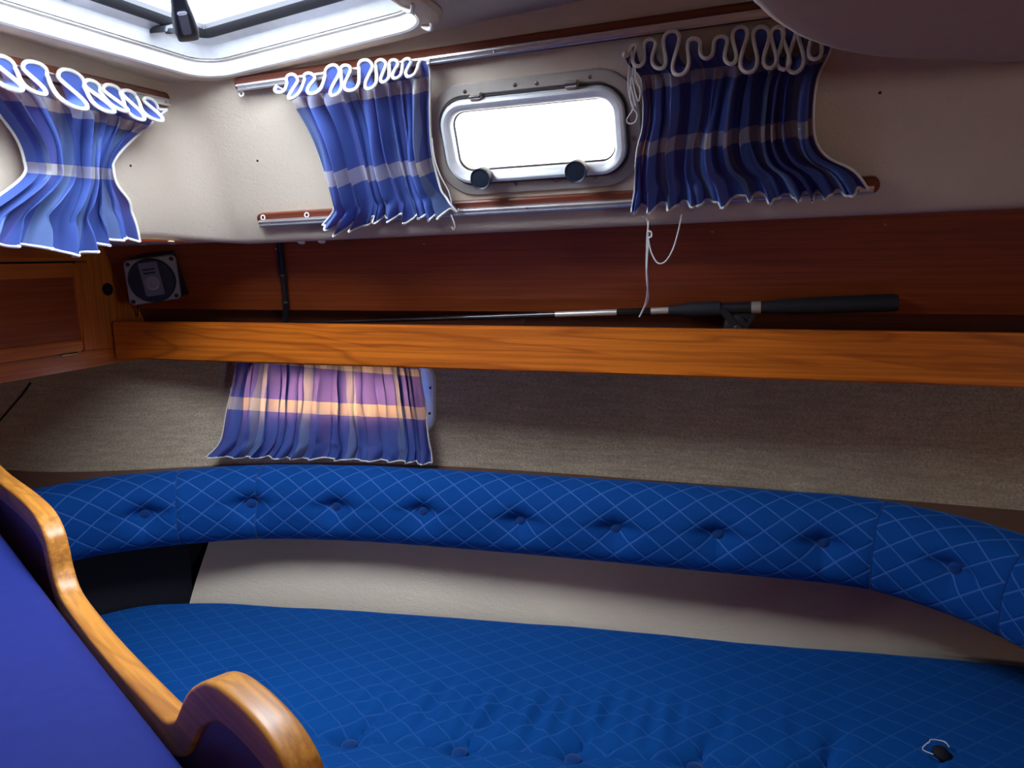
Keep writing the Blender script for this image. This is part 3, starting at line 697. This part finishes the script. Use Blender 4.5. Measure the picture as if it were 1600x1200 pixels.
# ------------------------------------------------------------------ curtain rails
def rail(name, label, fr, a0, b0, a1, b1, wood_h=0.012, grp='curtain rails', eyes=(), wood_up=True):
    """straight track between two wall points: wooden backing strip, aluminium track"""
    A = np.array([a0, b0]); B = np.array([a1, b1]); L = np.linalg.norm(B-A); d = (B-A)/L; n = np.array([-d[1], d[0]])
    f2 = lambda t, h, c: fr(*(A+d*t+n*h), c)
    t_ = thing(name, label, 'curtain rail', f2(L/2, 0, 0), grp)
    out = rrect(L/2, 0.0035, L+0.016, 0.024, 0.011, 6)
    mb = MB(); mb.ring(f2, out, [(0.0, -0.002), (0.0, 0.007), (0.002, 0.009)], True, True); mb.build('wood_backing', 'strip_wood', t_)
    mb = MB(); secs = []
    for t in (0.0, L): secs.append([f2(t, h, c) for h, c in ((-0.006, 0.008), (-0.006, 0.016), (-0.0035, 0.017), (-0.003, 0.013), (0.002, 0.013), (0.0025, 0.017), (0.005, 0.016), (0.005, 0.008))])
    mb.grid(secs, wrap_v=True); k = 8; mb.f += [tuple(range(k))[::-1], tuple(range(k, 2*k))]
    mb.build('track', 'alu', t_)
    for q, s in eyes:
        p = f2(q*L, s, 0.013); MB().tube([p+np.array([0.004*cos(a), 0, 0.004*sin(a)]) for a in np.linspace(0, 2*pi, 13)[:-1]], 0.0011, 6, closed=True).build('eye', 'string', t_)
    for q in (0.02, 0.5, 0.98):
        screw(t_, f2(q*L, -0.001, 0.0128), fr.en, 0.0022)
    return t_
def wl(fr, x, y, off=0.012): return fr.px(x, y, off)
a0, b0 = wl(SIDE, 374, 136); a1, b1 = wl(SIDE, 1010, 46); dx = (b1-b0)/(a1-a0); aE = wl(SIDE, 1290, 60)[0]
rail('curtain_rail', 'upper aluminium curtain rail along the cabin side over the port light', SIDE, a0, b0, aE, b0+dx*(aE-a0), eyes=((0.005, -0.010),))
a0, b0 = wl(SIDE, 409, 347); a1, b1 = wl(SIDE, 983, 316); dx = (b1-b0)/(a1-a0); aE = wl(SIDE, 1366, 290)[0]
rail('curtain_rail', 'lower aluminium curtain rail along the cabin side under the port light', SIDE, a0, b0, aE, b0+dx*(aE-a0), eyes=((0.01, 0.010), (0.10, 0.010)))
a0, b0 = wl(FWD, 264, 160); a1, b1 = wl(FWD, 0, 102); dx = (b1-b0)/(a1-a0); aE = a1-0.12
rail('curtain_rail', 'upper aluminium curtain rail on the forward face below the hatch', FWD, aE, b0+dx*(aE-a0), a0, b0)
a0, b0 = wl(FWD, 207, 357); aE = a0-0.38
rail('curtain_rail', 'lower curtain rail mostly hidden by the forward curtain', FWD, aE, b0+0.004, a0, b0)

# ------------------------------------------------------------------ curtains
def noise1(seed, n=8):
    r = np.random.RandomState(seed); f = r.uniform(1, 9, n); p = r.uniform(0, 2*pi, n); a = r.uniform(0.4, 1, n)/np.sqrt(f)
    return lambda u: sum(a[i]*np.sin(2*pi*f[i]*u+p[i]) for i in range(n))/n*1.6
def curtain(name, label, fr, left, right, pleats, seed, head=1.0, cloth_w=0.6, base=0.024, amp=0.012, hem=0.010, top_cut=True, ruffle=1.0, hem_extra=None, nu=330, nv=56, pipe=0.0026, band=0.66, omin=0.019):
    """left/right: edges top to bottom as (v, a, b) in wall coordinates"""
    nz, nh, nq = noise1(seed), noise1(seed+1), noise1(seed+2)
    lv = np.array(left); rv = np.array(right)
    vs = np.concatenate([np.linspace(0, 0.16, 14), np.linspace(0.16, 1, nv-13)[1:]]); us = np.linspace(0, 1, nu)
    def edge(E, v): return np.array([np.interp(v, E[:, 0], E[:, 1]), np.interp(v, E[:, 0], E[:, 2])])
    le = spline(left, 60); re = spline(right, 60)
    rs = np.random.RandomState(seed*7+1); wd = rs.uniform(0.55, 1.5, pleats+1); kn = np.concatenate([[0], np.cumsum(wd)]); kn = kn/kn[-1]*(1.0)
    pam = rs.uniform(0.45, 1.25, pleats+2); pdr = rs.uniform(0.35, 1.5, pleats+2)
    P = np.zeros((nu, len(vs), 3)); UV = np.zeros((nu, len(vs), 2))
    for i, u in enumerate(us):
        ph0 = 2*pi*np.interp(u, kn, np.arange(len(kn))); kk = np.interp(u, kn, np.arange(len(kn))); pa = np.interp(kk, np.arange(len(pam))+0.0, pam); pd = np.interp(kk, np.arange(len(pdr))+0.0, pdr)
        for j, v in enumerate(vs):
            L = edge(le, v); R = edge(re, v)
            hd = max(0.0, 1-v/0.13)                       # header above the draw string
            pin = math.exp(-((v-0.13)/0.035)**2)          # gathered on the upper string
            pin2 = math.exp(-((v-0.86)/0.04)**2)
            tail = max(0.0, (v-0.86)/0.14)
            ph = ph0 + 1.1*nq(u*0.7+v*0.35)*min(1, v*2) + 0.35*sin(5*v+9*u)
            A = amp*pa*1.15*(1-0.45*pin-0.35*pin2)*(1+0.55*tail*ruffle)
            o = base + A*sin(ph) + A*0.45*sin(2.3*ph+3*v+seed)*(1-hd) + 0.006*nh(u+v*0.3) + 0.007*sin(2*pi*2.3*u+2.5*v+seed)*sin(pi*min(1, v*1.1))
            w = np.linalg.norm(R-L)
            lat = 0.0
            if hd > 0 and head > 0:
                o += head*hd*(0.008 + 0.012*pd*(sin(ph)*0.9+0.3))
                lat = -head*hd*0.21*(w/pleats)*sin(2*ph)*min(1.2, pd)
            lat += 0.13*(w/pleats)*sin(2*ph+0.6)*(1-hd)*(1-0.7*tail)
            s = L*(1-u)+R*u
            edgef = min(1, min(u, 1-u)*14)
            d = (R-L)/w
            s = s + d*lat*edgef
            db = 0.0
            if hd > 0: db += head*hd*(-0.021*pd*(sin(ph)+0.15) + 0.006*nz(u*2))
            if v > 0.7: db += -((v-0.7)/0.3)**2*hem*(nh(u*1.5)*1.6+0.3*sin(ph))
            if hem_extra: db += -((max(0, v-0.6))/0.4)**1.5*hem_extra(u)
            s = s + np.array([0, db*edgef if v < 0.5 else db])
            P[i, j] = fr(s[0], s[1], max(o, omin + (0.0045 if v < 0.17 else 0.0)))
            UV[i, j] = (u*cloth_w+0.03*seed, np.interp(v, [0, 0.22, band, 1], [0, 0.22, 0.70, 1]))
    b_ = P[nu//2, -1]
    t_ = thing(name, label, 'curtain', b_, 'blue plaid curtains')
    mb = MB(); mb.grid(P, uv=UV); cl = mb.build('cloth', 'plaid', t_, smooth=80)
    pt = pipe
    MB().tube(P[:, 0], pt, 8).build('top_piping', 'piping', t_); MB().tube(P[:, -1][::2], pt*0.75, 8).build('hem_piping', 'piping', t_)
    MB().tube(P[0, :], pt*0.7, 8).build('side_piping', 'piping', t_); MB().tube(P[-1, :], pt*0.7, 8).build('side_piping', 'piping', t_)
    return t_, P
def E_(fr, pts, off=0.03): return [(v, *fr.px(x, y, off)) for v, x, y in pts]
def bump1(c, w, h): return lambda u: h*math.exp(-((u-c)/w)**2)
ct1, P1 = curtain('curtain', 'blue plaid curtain on the forward face, cinched in at the waist', FWD,
    E_(FWD, [(0, -62, 92), (0.13, -40, 120), (0.35, 28, 205), (0.55, 47, 250), (0.7, 42, 280), (0.85, -30, 335), (1, -75, 385)]),
    E_(FWD, [(0, 254, 172), (0.13, 240, 196), (0.35, 200, 235), (0.55, 184, 262), (0.7, 186, 290), (0.85, 202, 325), (1, 214, 372)]),
    7, 3, head=1.1, cloth_w=0.62, band=0.60, amp=0.017, hem=0.010, hem_extra=lambda u: 0.020*math.exp(-((u-0.62)/0.13)**2), pipe=0.0030)
ct2, P2 = curtain('curtain', 'blue plaid curtain between the rails beside the port light', SIDE,
    E_(SIDE, [(0, 436, 134), (0.13, 452, 152), (0.35, 486, 205), (0.6, 509, 268), (0.8, 521, 318), (0.9, 519, 335), (1, 507, 354)]),
    E_(SIDE, [(0, 673, 97), (0.13, 672, 118), (0.35, 671, 190), (0.6, 674, 250), (0.8, 690, 295), (0.9, 702, 312), (1, 716, 330)]),
    8, 5, head=0.9, cloth_w=0.66, band=0.63, amp=0.016, hem=0.010, pipe=0.0026)
ct3, P3 = curtain('curtain', 'dark shaded plaid curtain with dangling white strings under the lowered head lining', SIDE,
    E_(SIDE, [(0, 978, 80), (0.10, 985, 100), (0.16, 1003, 128), (0.4, 1006, 190), (0.6, 996, 235), (0.85, 991, 295), (1, 988, 325)]),
    E_(SIDE, [(0, 1302, 62), (0.13, 1296, 85), (0.35, 1276, 130), (0.6, 1272, 205), (0.78, 1290, 243), (0.9, 1335, 268), (1, 1358, 297)]),
    10, 11, head=1.0, cloth_w=0.80, band=0.57, amp=0.014, hem=0.007, pipe=0.0026)
# lower curtain on the hull side, hung under the shelf
def hull_frame(a, b, c=0.0):    # a = X, b = z, c = distance off the carpet
    n = hn(a, b)[2]; return np.array([a, hullY(a, b), b]) + n*c
def HE(pts):
    out = []
    for v, x, y in pts:
        p = at_hull(x, y, 0.047); out.append((v, p[0], p[2]))
    return out
ct4, P4 = curtain('curtain', 'translucent plaid curtain over the hull port light under the shelf', hull_frame,
    HE([(0, 372, 540), (0.2, 364, 572), (0.5, 350, 630), (0.75, 338, 680), (0.9, 328, 705), (1, 307, 726)]),
    HE([(0, 648, 560), (0.2, 655, 592), (0.5, 662, 640), (0.75, 668, 690), (0.9, 671, 712), (1, 672, 727)]),
    10, 17, head=0.0, cloth_w=0.62, band=0.53, base=0.047, omin=0.036, amp=0.009, hem=0.004, nu=220, pipe=0.0022)
# strings belonging to the cabin side curtains
def S(fr, px, off): return fr(*fr.px(*px, off), off)
def string(parent, pts, r=0.0011, n=40): MB().tube(spline(pts, n), r, 6).build('draw_string', 'string', parent)
string(ct3, [S(SIDE, q, 0.045) for q in ((988, 80), (983, 105), (982, 130), (984, 150), (990, 168), (980, 186), (984, 193), (993, 190), (996, 178), (988, 165), (985, 140), (990, 110), (989, 82))])
string(ct3, [S(SIDE, q, 0.05) for q in ((987, 82), (992, 100), (995, 125), (1001, 140), (998, 158), (992, 140), (988, 120), (986, 130), (990, 150), (994, 165))])
hang = lambda q, v: atY(*q, v)
string(ct3, [hang((1004, 338), 1.178), hang((1012, 346), 1.178), hang((1013, 380), 1.18), hang((1011, 420), 1.20), hang((1012, 450), 1.24), hang((1008, 475), 1.285), hang((999, 495), 1.30)], 0.0013)
string(ct3, [hang((1014, 345), 1.178), hang((1011, 372), 1.179), hang((1010, 430), 1.215), hang((1013, 465), 1.27), hang((1005, 484), 1.295), hang((1000, 494), 1.30)], 0.0012)
string(ct3, [hang((1012, 362), 1.176), hang((1017, 362), 1.174), hang((1018, 369), 1.174), hang((1013, 372), 1.176)], 0.0012, 16)
string(ct3, [hang((1013, 372), 1.178), hang((1018, 395), 1.18), hang((1028, 411), 1.18), hang((1040, 408), 1.18), hang((1052, 388), 1.18), hang((1060, 360), 1.18), hang((1065, 335), 1.18)], 0.0012)
string(ct2, [S(SIDE, q, 0.030) for q in ((676, 215), (680, 245), (690, 275), (703, 300), (708, 325))])
string(ct2, [S(SIDE, q, 0.030) for q in ((706, 335), (710, 345), (712, 354), (709, 358), (707, 353))], 0.0012, 16)

# ------------------------------------------------------------------ bolster (back cushion)
front = [(-1.290, 0.93), (-1.262, 1.030), (-1.215, 1.105), (-1.11, 1.187), (-0.98, 1.255), (-0.85, 1.288), (-0.713, 1.308), (-0.45, 1.327), (-0.206, 1.337), (0.016, 1.343), (0.130, 1.345),
         (0.195, 1.330), (0.283, 1.272), (0.362, 1.180), (0.41, 1.08), (0.435, 0.95), (0.45, 0.80), (0.455, 0.66)]
FP = spline(front, 420)
dl = np.linalg.norm(np.diff(FP, axis=0), axis=1); SL = np.concatenate([[0], np.cumsum(dl)])
FT = np.gradient(FP, axis=0); FT /= np.linalg.norm(FT, axis=1)[:, None]; FN = np.stack([-FT[:, 1], FT[:, 0]], 1)    # outboard
# smooth the normals so the sweep does not pinch
for _ in range(12): FN[1:-1] = (FN[:-2]+FN[1:-1]*2+FN[2:])/4; FN /= np.linalg.norm(FN, axis=1)[:, None]
ZB, ZT = 0.580, 0.722
sec0 = [(0.095, 0.584), (0.05, 0.578), (0.018, 0.580), (0.004, 0.588), (-0.004, 0.602), (-0.006, 0.622), (-0.004, 0.645), (0.002, 0.668), (0.011, 0.688), (0.024, 0.705), (0.042, 0.716), (0.065, 0.722), (0.085, 0.720), (0.098, 0.712), (0.104, 0.698), (0.104, 0.62), (0.095, 0.584)]
SEC = spline(sec0, 64)
svl = np.concatenate([[0], np.cumsum(np.linalg.norm(np.diff(SEC, axis=0), axis=1))])
btn_px = [(222, 811), (386, 795), (520, 796), (657, 806), (807, 819), (961, 831), (1122, 843), (1289, 857), (1478, 894)]
def nearest_s(p): return SL[np.argmin(np.linalg.norm(FP-np.array(p)[:2], axis=1))]
BT = [(nearest_s(atZ(x, y, 0.645)), 0.645) for x, y in btn_px]
# refine: project button candidate positions and match the picture column
def bol(s, o, z):
    i = np.clip(np.searchsorted(SL, s), 1, len(SL)-1); t = (s-SL[i-1])/(SL[i]-SL[i-1]); p = FP[i-1]*(1-t)+FP[i]*t; n = FN[i-1]*(1-t)+FN[i]*t
    return np.array([p[0]+n[0]*o, p[1]+n[1]*o, z])
def project(Pw):
    d = np.array(Pw)-CC; zc = d@CF; return 800+FPX*(d@CR)/zc, 600-FPX*(d@CU)/zc
BT = []
for x, y in btn_px:
    best = min(((abs(project(bol(s, -0.003, zz))[0]-x)+abs(project(bol(s, -0.003, zz))[1]-y), s, zz) for s in np.linspace(0.02, SL[-1]-0.02, 300) for zz in np.linspace(0.615, 0.675, 13)))
    BT.append((best[1], best[2]))
def s_of_col(x, z=0.65): return min((abs(project(bol(s, 0, z))[0]-x), s) for s in np.linspace(0, SL[-1], 900))[1]
seams = [s_of_col(276), s_of_col(397), s_of_col(1362), s_of_col(1566)]
bk = np.array([bol(q, 0.108, 0)[:2] for q in np.linspace(0, SL[-1], 200)])
def bolster_back(x):
    lo, hi = bk[:, 0].min(), bk[:, 0].max()
    ys = [p[1] for p in bk if abs(p[0]-x) < 0.012]
    return max(ys) if ys else None
mb = MB(); secs = []
for x in np.linspace(XL, XR+0.05, 160):
    y1 = HB(x)+0.03; y0 = bolster_back(x)
    y0 = min(y0, y1-0.035) if y0 is not None else (HB(x)-0.13 if x < 0 else 0.66)
    secs.append([(x, y1, 0.709), (x, y0+0.003, 0.709), (x, y0, 0.704), (x, y0, 0.69), (x, y1, 0.69)])
mb.grid(secs, wrap_v=True)
struct(mb.build('trim_4', 'ledge_wood'), 'brown wooden ledge along the hull')
bolster = thing('bolster_cushion', 'royal blue quilted velvet bolster with buttons curving round the settee back', 'cushion', bol(SL[-1]/2, 0.05, 0.578))
cuts = [0.0] + seams + [SL[-1]]
wob = noise1(31); wob2 = noise1(37)
def bol_surface(s, o, z):
    dep = 0.0
    if o < 0.03:
        for bs, bz in BT:
            r2 = ((s-bs)/0.030)**2+((z-bz)/0.024)**2
            dep += 0.021*math.exp(-r2)
            dep += 0.006*math.exp(-((z-bz-0.004)/0.008)**2)*math.exp(-((s-bs)/0.060)**2)      # creases running sideways from the button
            dep += 0.004*math.exp(-((s-bs)/0.006)**2)*math.exp(-((z-bz+0.03)/0.03)**2)
    for q in seams: dep += 0.0035*math.exp(-((s-q)/0.005)**2)
    dep += 0.0022*wob(s*0.9+z*2) + 0.0012*wob2(s*3+z*9)
    f = 1.0 if o < 0.06 else max(0.0, 1-(o-0.06)/0.03)
    up = 0.0025*wob2(s*1.4)
    return bol(s, o+dep*f, z + up*(z-0.58)/0.14 - (0.002*sum(math.exp(-((s-q)/0.005)**2) for q in seams) if o > 0.03 and z > 0.7 else 0))
for k in range(len(cuts)-1):
    s0, s1 = cuts[k], cuts[k+1]; n = max(6, int((s1-s0)/0.006)); ss_ = np.linspace(s0, s1, n)
    G = [[bol_surface(s, o, z) for o, z in SEC] for s in ss_]
    sh_ = (0.0, 0.031, 0.012, 0.047, 0.02)[k]
    UVg = [[(s+sh_, q) for q in svl] for s in ss_]
    mb = MB(); mb.grid(G, uv=UVg)
    if k in (0, len(cuts)-2):
        ring_ = G[0] if k == 0 else G[-1]; mb.add([p for p in ring_[:-1]], [tuple(range(len(ring_)-1))], [(0, 0)]*(len(ring_)-1))
    mb.build('cover_panel', 'velvet', bolster, smooth=60)
for q in seams:
    MB().tube([bol_surface(q, o-0.0002 if o < 0.05 else o, z) for o, z in SEC[6:52]], 0.0013, 6).build('seam', 'velvet_plain', bolster)
for bs, bz in BT:
    c = bol_surface(bs, -0.005, bz); n = np.array([*(-(bol(bs, 1, 0)-bol(bs, 0, 0))[:2]), -0.12]); n /= np.linalg.norm(n)
    MB().lathe(c-n*0.004, n, [(0.008, 0), (0.0105, 0.003), (0.0105, 0.006), (0.008, 0.0088), (0.004, 0.0102), (0.0005, 0.0106)], 18).build('button', 'velvet_plain', bolster)

# ------------------------------------------------------------------ seat cushion
ZS = 0.450
sb_px = [(545, 1149), (718, 1161), (895, 1171), (1086, 1184), (1285, 1196)]
SBT = [atZ(x, y, ZS-0.008)[:2] for x, y in sb_px]
row_f = lambda x: np.interp(x, [p[0] for p in SBT], [p[1] for p in SBT]) if SBT[0][0] <= x <= SBT[-1][0] else (SBT[0][1]+(x-SBT[0][0])*0.19 if x < SBT[0][0] else SBT[-1][1]+(x-SBT[-1][0])*0.19)
def seat_front(x): return max(0.60+0.13*(x+1.3), 0.817-0.551*(x+1.084)+0.04)
nzs = noise1(51); nzt = noise1(53); nzu = noise1(57)
xs = np.concatenate([np.linspace(-1.318, -1.20, 26), np.linspace(-1.20, 0.62, 300)[1:], np.linspace(0.62, 1.0, 20)[1:]]); nv = 150
G = []; UVg = []
for x in xs:
    yb, yf = SB(x)-0.003, seat_front(x); rowp = []; rowu = []
    for v in np.linspace(0, 1, nv):
        vv = v**1.0; y = yb+(yf-yb)*vv
        e = min(yb-y, y-yf, (x+1.320)*1.2, 1.005-x); e = max(e, 0)
        z = ZS - 0.020*(1-min(1, e/0.030))**2.2
        rw = row_f(x); dr = y-rw
        if -1.0 < x < 0.25:
            z += -0.007*math.exp(-(dr/0.006)**2) - 0.010*math.exp(-(dr/0.05)**2)
        for bx, by in SBT:
            r2 = ((x-bx)**2+(y-by)**2); z -= 0.017*math.exp(-r2/0.024**2)
            ang = atan2(y-by, x-bx); rr = sqrt(r2)
            if dr > 0 and rr < 0.25:
                z -= 0.012*math.exp(-((ang-1.25)/0.2)**2)*math.exp(-((rr-0.03)/0.05)**2)
        # loose folds running in from the button row
        amp_ = math.exp(-((dr-0.08)/0.07)**2)*math.exp(-((x+0.33)/0.30)**2)
        z += 0.0036*amp_*(sin(2*pi*x/0.034+1.5*nzt(x*2))+0.7*sin(2*pi*x/0.055+3*y))
        z += 0.0035*nzs(x*0.5+y*0.3)+0.0015*nzu(x*1.5-y)
        rowp.append((x, y, z)); rowu.append((x*0.99+y*0.139, -x*0.139+y*0.99))
    # skirt down the back and front
    rowp = [(x, yb+0.002, ZS-0.11)]+[(x, yb+0.002, ZS-0.035)]+rowp+[(x, yf-0.002, ZS-0.035), (x, yf-0.002, ZS-0.11)]
    rowu = [(rowu[0][0], rowu[0][1]+0.1), (rowu[0][0], rowu[0][1]+0.03)]+rowu+[(rowu[-1][0], rowu[-1][1]-0.03), (rowu[-1][0], rowu[-1][1]-0.1)]
    G.append(rowp); UVg.append(rowu)
# closing ends
first = [(p[0]-0.002, p[1], min(p[2], ZS-0.11)) for p in G[0]]; last = [(p[0]+0.002, p[1], min(p[2], ZS-0.11)) for p in G[-1]]
G = [first]+G+[last]; UVg = [UVg[0]]+UVg+[UVg[-1]]
seat = thing('seat_cushion', 'royal blue velvet settee seat cushion with faint diamond quilting and a row of buttons', 'cushion', (-0.2, 1.0, ZS-0.11))
mb = MB(); mb.grid(G, uv=UVg); mb.build('cover', 'velvet_seat', seat, smooth=60)
for bx, by in SBT:
    MB().lathe((bx, by, ZS-0.029), (0.0, -0.05, 1), [(0.009, 0), (0.0118, 0.003), (0.0118, 0.006), (0.009, 0.0085), (0.004, 0.0098), (0.0005, 0.0102)], 20).build('button', 'velvet_plain', seat)
# settee base under it
mb = MB(); xs2 = np.linspace(-1.33, XR, 20)
mb.grid([[(x, seat_front(min(x, 1))+0.01, 0.0), (x, seat_front(min(x, 1))+0.01, 0.338), (x, SB(x)+0.02, 0.338), (x, SB(x)+0.02, 0.0)] for x in xs2], wrap_v=True)
struct(mb.build('trim_6', 'ledge_wood'), 'wooden settee base below the seat cushion')
# loose button with thread
lb = atZ(1468, 1180, ZS)
lbt = thing('loose_button', 'loose dark button with a curl of white thread lying on the seat', 'button', (lb[0], lb[1], ZS-0.002))
MB().lathe((lb[0], lb[1], ZS-0.001), (0.25, -0.25, 1), [(0.006, 0), (0.0115, 0.003), (0.012, 0.007), (0.009, 0.011), (0.003, 0.013)], 18).build('shell', 'navy', lbt)
MB().tube(spline([(lb[0]+0.012, lb[1]+0.004, ZS+0.012), (lb[0]+0.008, lb[1]+0.016, ZS+0.012), (lb[0]-0.008, lb[1]+0.016, ZS+0.012), (lb[0]-0.013, lb[1]+0.006, ZS+0.013), (lb[0]-0.015, lb[1]+0.008, ZS+0.010), (lb[0]-0.022, lb[1]-0.002, ZS+0.006), (lb[0]-0.010, lb[1]-0.010, ZS+0.006)], 40), 0.0008, 6).build('thread', 'string', lbt)

# ------------------------------------------------------------------ lee board with cut-out
ba, bb = atZ(0, 730, 0.85), atZ(490, 1200, 0.85)
bd_ = (bb-ba)/np.linalg.norm(bb-ba)
BF = frame((ba[0], ba[1], 0.0), bd_, (0, 0, 1), np.cross((0, 0, 1), bd_) * -1)      # +c towards the camera
if BF.en[1] > 0: BF = frame(BF.o, bd_, (0, 0, 1), -BF.en)
ctr = [(-60, 697), (0, 742), (40, 773), (68, 800), (84, 830), (92, 860), (99, 893), (112, 930), (140, 970), (175, 1013), (220, 1062), (262, 1106), (281, 1122), (296, 1120), (305, 1102), (318, 1077), (340, 1063), (362, 1066), (395, 1090), (432, 1128), (462, 1172), (480, 1215), (488, 1270)]
prof_ = [BF.px(x, y, 0.0) for x, y in ctr]
prof_[0] = (prof_[1][0]-0.14, prof_[1][1]+0.004)
PR = spline(prof_, 150)
lee = thing('lee_board', 'varnished wooden lee board with a dipped cut-out and orange worn top edge', 'lee board', BF(0.5, 0.45, 0))
# edging: rounded band swept along the top edge
TT = np.gradient(PR, axis=0); TT /= np.linalg.norm(TT, axis=1)[:, None]; NN = np.stack([-TT[:, 1], TT[:, 0]], 1)
for _ in range(3): NN[1:-1] = (NN[:-2]+2*NN[1:-1]+NN[2:])/4; NN /= np.linalg.norm(NN, axis=1)[:, None]
sec = rrect(0, -0.012, 0.0235, 0.030, 0.0038, 4)(0)
mb = MB(); mb.grid([[BF(PR[i][0]+NN[i][0]*h, PR[i][1]+NN[i][1]*h, c) for c, h in sec] for i in range(len(PR))], wrap_v=True)
mb.build('edging', 'edge_teak', lee, smooth=40)
low = [(p[0]-n[0]*0.018, p[1]-n[1]*0.018) for p, n in zip(PR, NN)]
mb = MB(); nb = len(low)
mb.grid([[BF(a, b, -0.007), BF(a, 0.456, -0.007)] for a, b in low]); mb.grid([[BF(a, b, 0.007), BF(a, 0.456, 0.007)] for a, b in low])
mb.build('board', 'mahogany', lee, smooth=0)
# cushion on the near side of the board
def cush(t, c, z): return BF(t, z, c)
ZC = 0.790
e1 = BF.inv(atZ(0, 830, ZC-0.006)); gap = (atZ(0, 830, ZC-0.006)-BF.o)@BF.en; gap2 = (atZ(310, 1200, ZC-0.006)-BF.o)@BF.en
g = (gap+gap2)/2
mb = MB(); secs = []
prof_c = [(g, 0.66), (g-0.003, 0.70), (g-0.002, 0.75), (g+0.002, 0.775), (g+0.010, 0.786), (g+0.024, 0.790), (g+0.10, 0.792), (g+0.22, 0.793), (g+0.36, 0.785), (g+0.38, 0.76), (g+0.38, 0.66)]
for t in np.linspace(-0.15, 1.05, 40): secs.append([cush(t, c, z+0.0015*sin(9*t+20*c)) for c, z in prof_c])
b0 = len(mb.v); mb.grid(secs); k = len(prof_c)
mb.f.append(tuple(b0+i for i in range(k))); mb.f.append(tuple(b0+39*k+i for i in range(k)))
tag(mb.build('berth_cushion', 'blue_canvas', smooth=50), 'plain ultramarine blue cushion beside the wooden lee board', 'cushion')
mb = MB(); mb.box(lambda a, b, c: BF(a, b, c), -0.15, 1.05, 0.0, 0.66, max(g, 0.014)+0.002, g+0.38)
struct(mb.build('trim_7', 'ledge_wood'), 'wooden berth base under the blue cushion')
mb = MB(); mb.box(lambda a, b, c: BF(a, b, c), -0.15, 0.97, 0.0, 0.455, -0.012, 0.012)
struct(mb.build('trim_8', 'mahogany'), 'bulkhead below the lee board')

# small holes and marks left in the vinyl
for i, (fr, px) in enumerate(((FWD, (204, 259)), (SIDE, (405, 250)), (SIDE, (1375, 145)))):
    a, b = fr.px(*px); o = MB().lathe(fr(a, b, -0.001), fr.en, [(0.0022, 0), (0.0022, 0.0014), (0.001, 0.0015)], 10).build('screw_hole', 'black')
    tag(o, ['tiny dark screw hole beside the waisted forward curtain', 'tiny dark screw hole left of the middle curtain', 'tiny dark screw hole in the bare vinyl aft of the dark curtain'][i], 'screw hole', 'old screw holes in the vinyl')
# pale tabs of lining peeping out under the lip of the cabin side
for i, px in enumerate(((222, 384), (268, 383), (466, 378), (498, 377))):
    c = SIDE(SIDE.px(*px)[0], -0.004, -0.012) if i > 1 else np.array([atY(*px, 1.225)[0], 1.225, 1.183])
    o = MB().lathe(c, (0, -0.3, -1), [(0.004, -0.006), (0.0075, -0.003), (0.0065, -0.0005), (0.003, 0.001)], 12).build('lining_tab', 'white_plastic')
    tag(o, ['pale lining tab above the edge of the speaker, nearest the locker', 'pale lining tab above the speaker, nearest the black cable', 'pale lining tab just aft of the black cable', 'second pale lining tab aft of the black cable'][i], 'tab', 'pale tabs under the cabin side lip')
# wire tacked on the hull carpet
tag(MB().tube(spline([at_hull(x, y, 0.004) for x, y in ((48, 598), (36, 615), (20, 634), (0, 657), (-30, 690))], 16), 0.002, 6).build('wire', 'black'), 'thin dark wire tacked to the hull carpet under the locker', 'wire')
for o in bpy.data.objects:
    if '_base' in o: del o['_base']
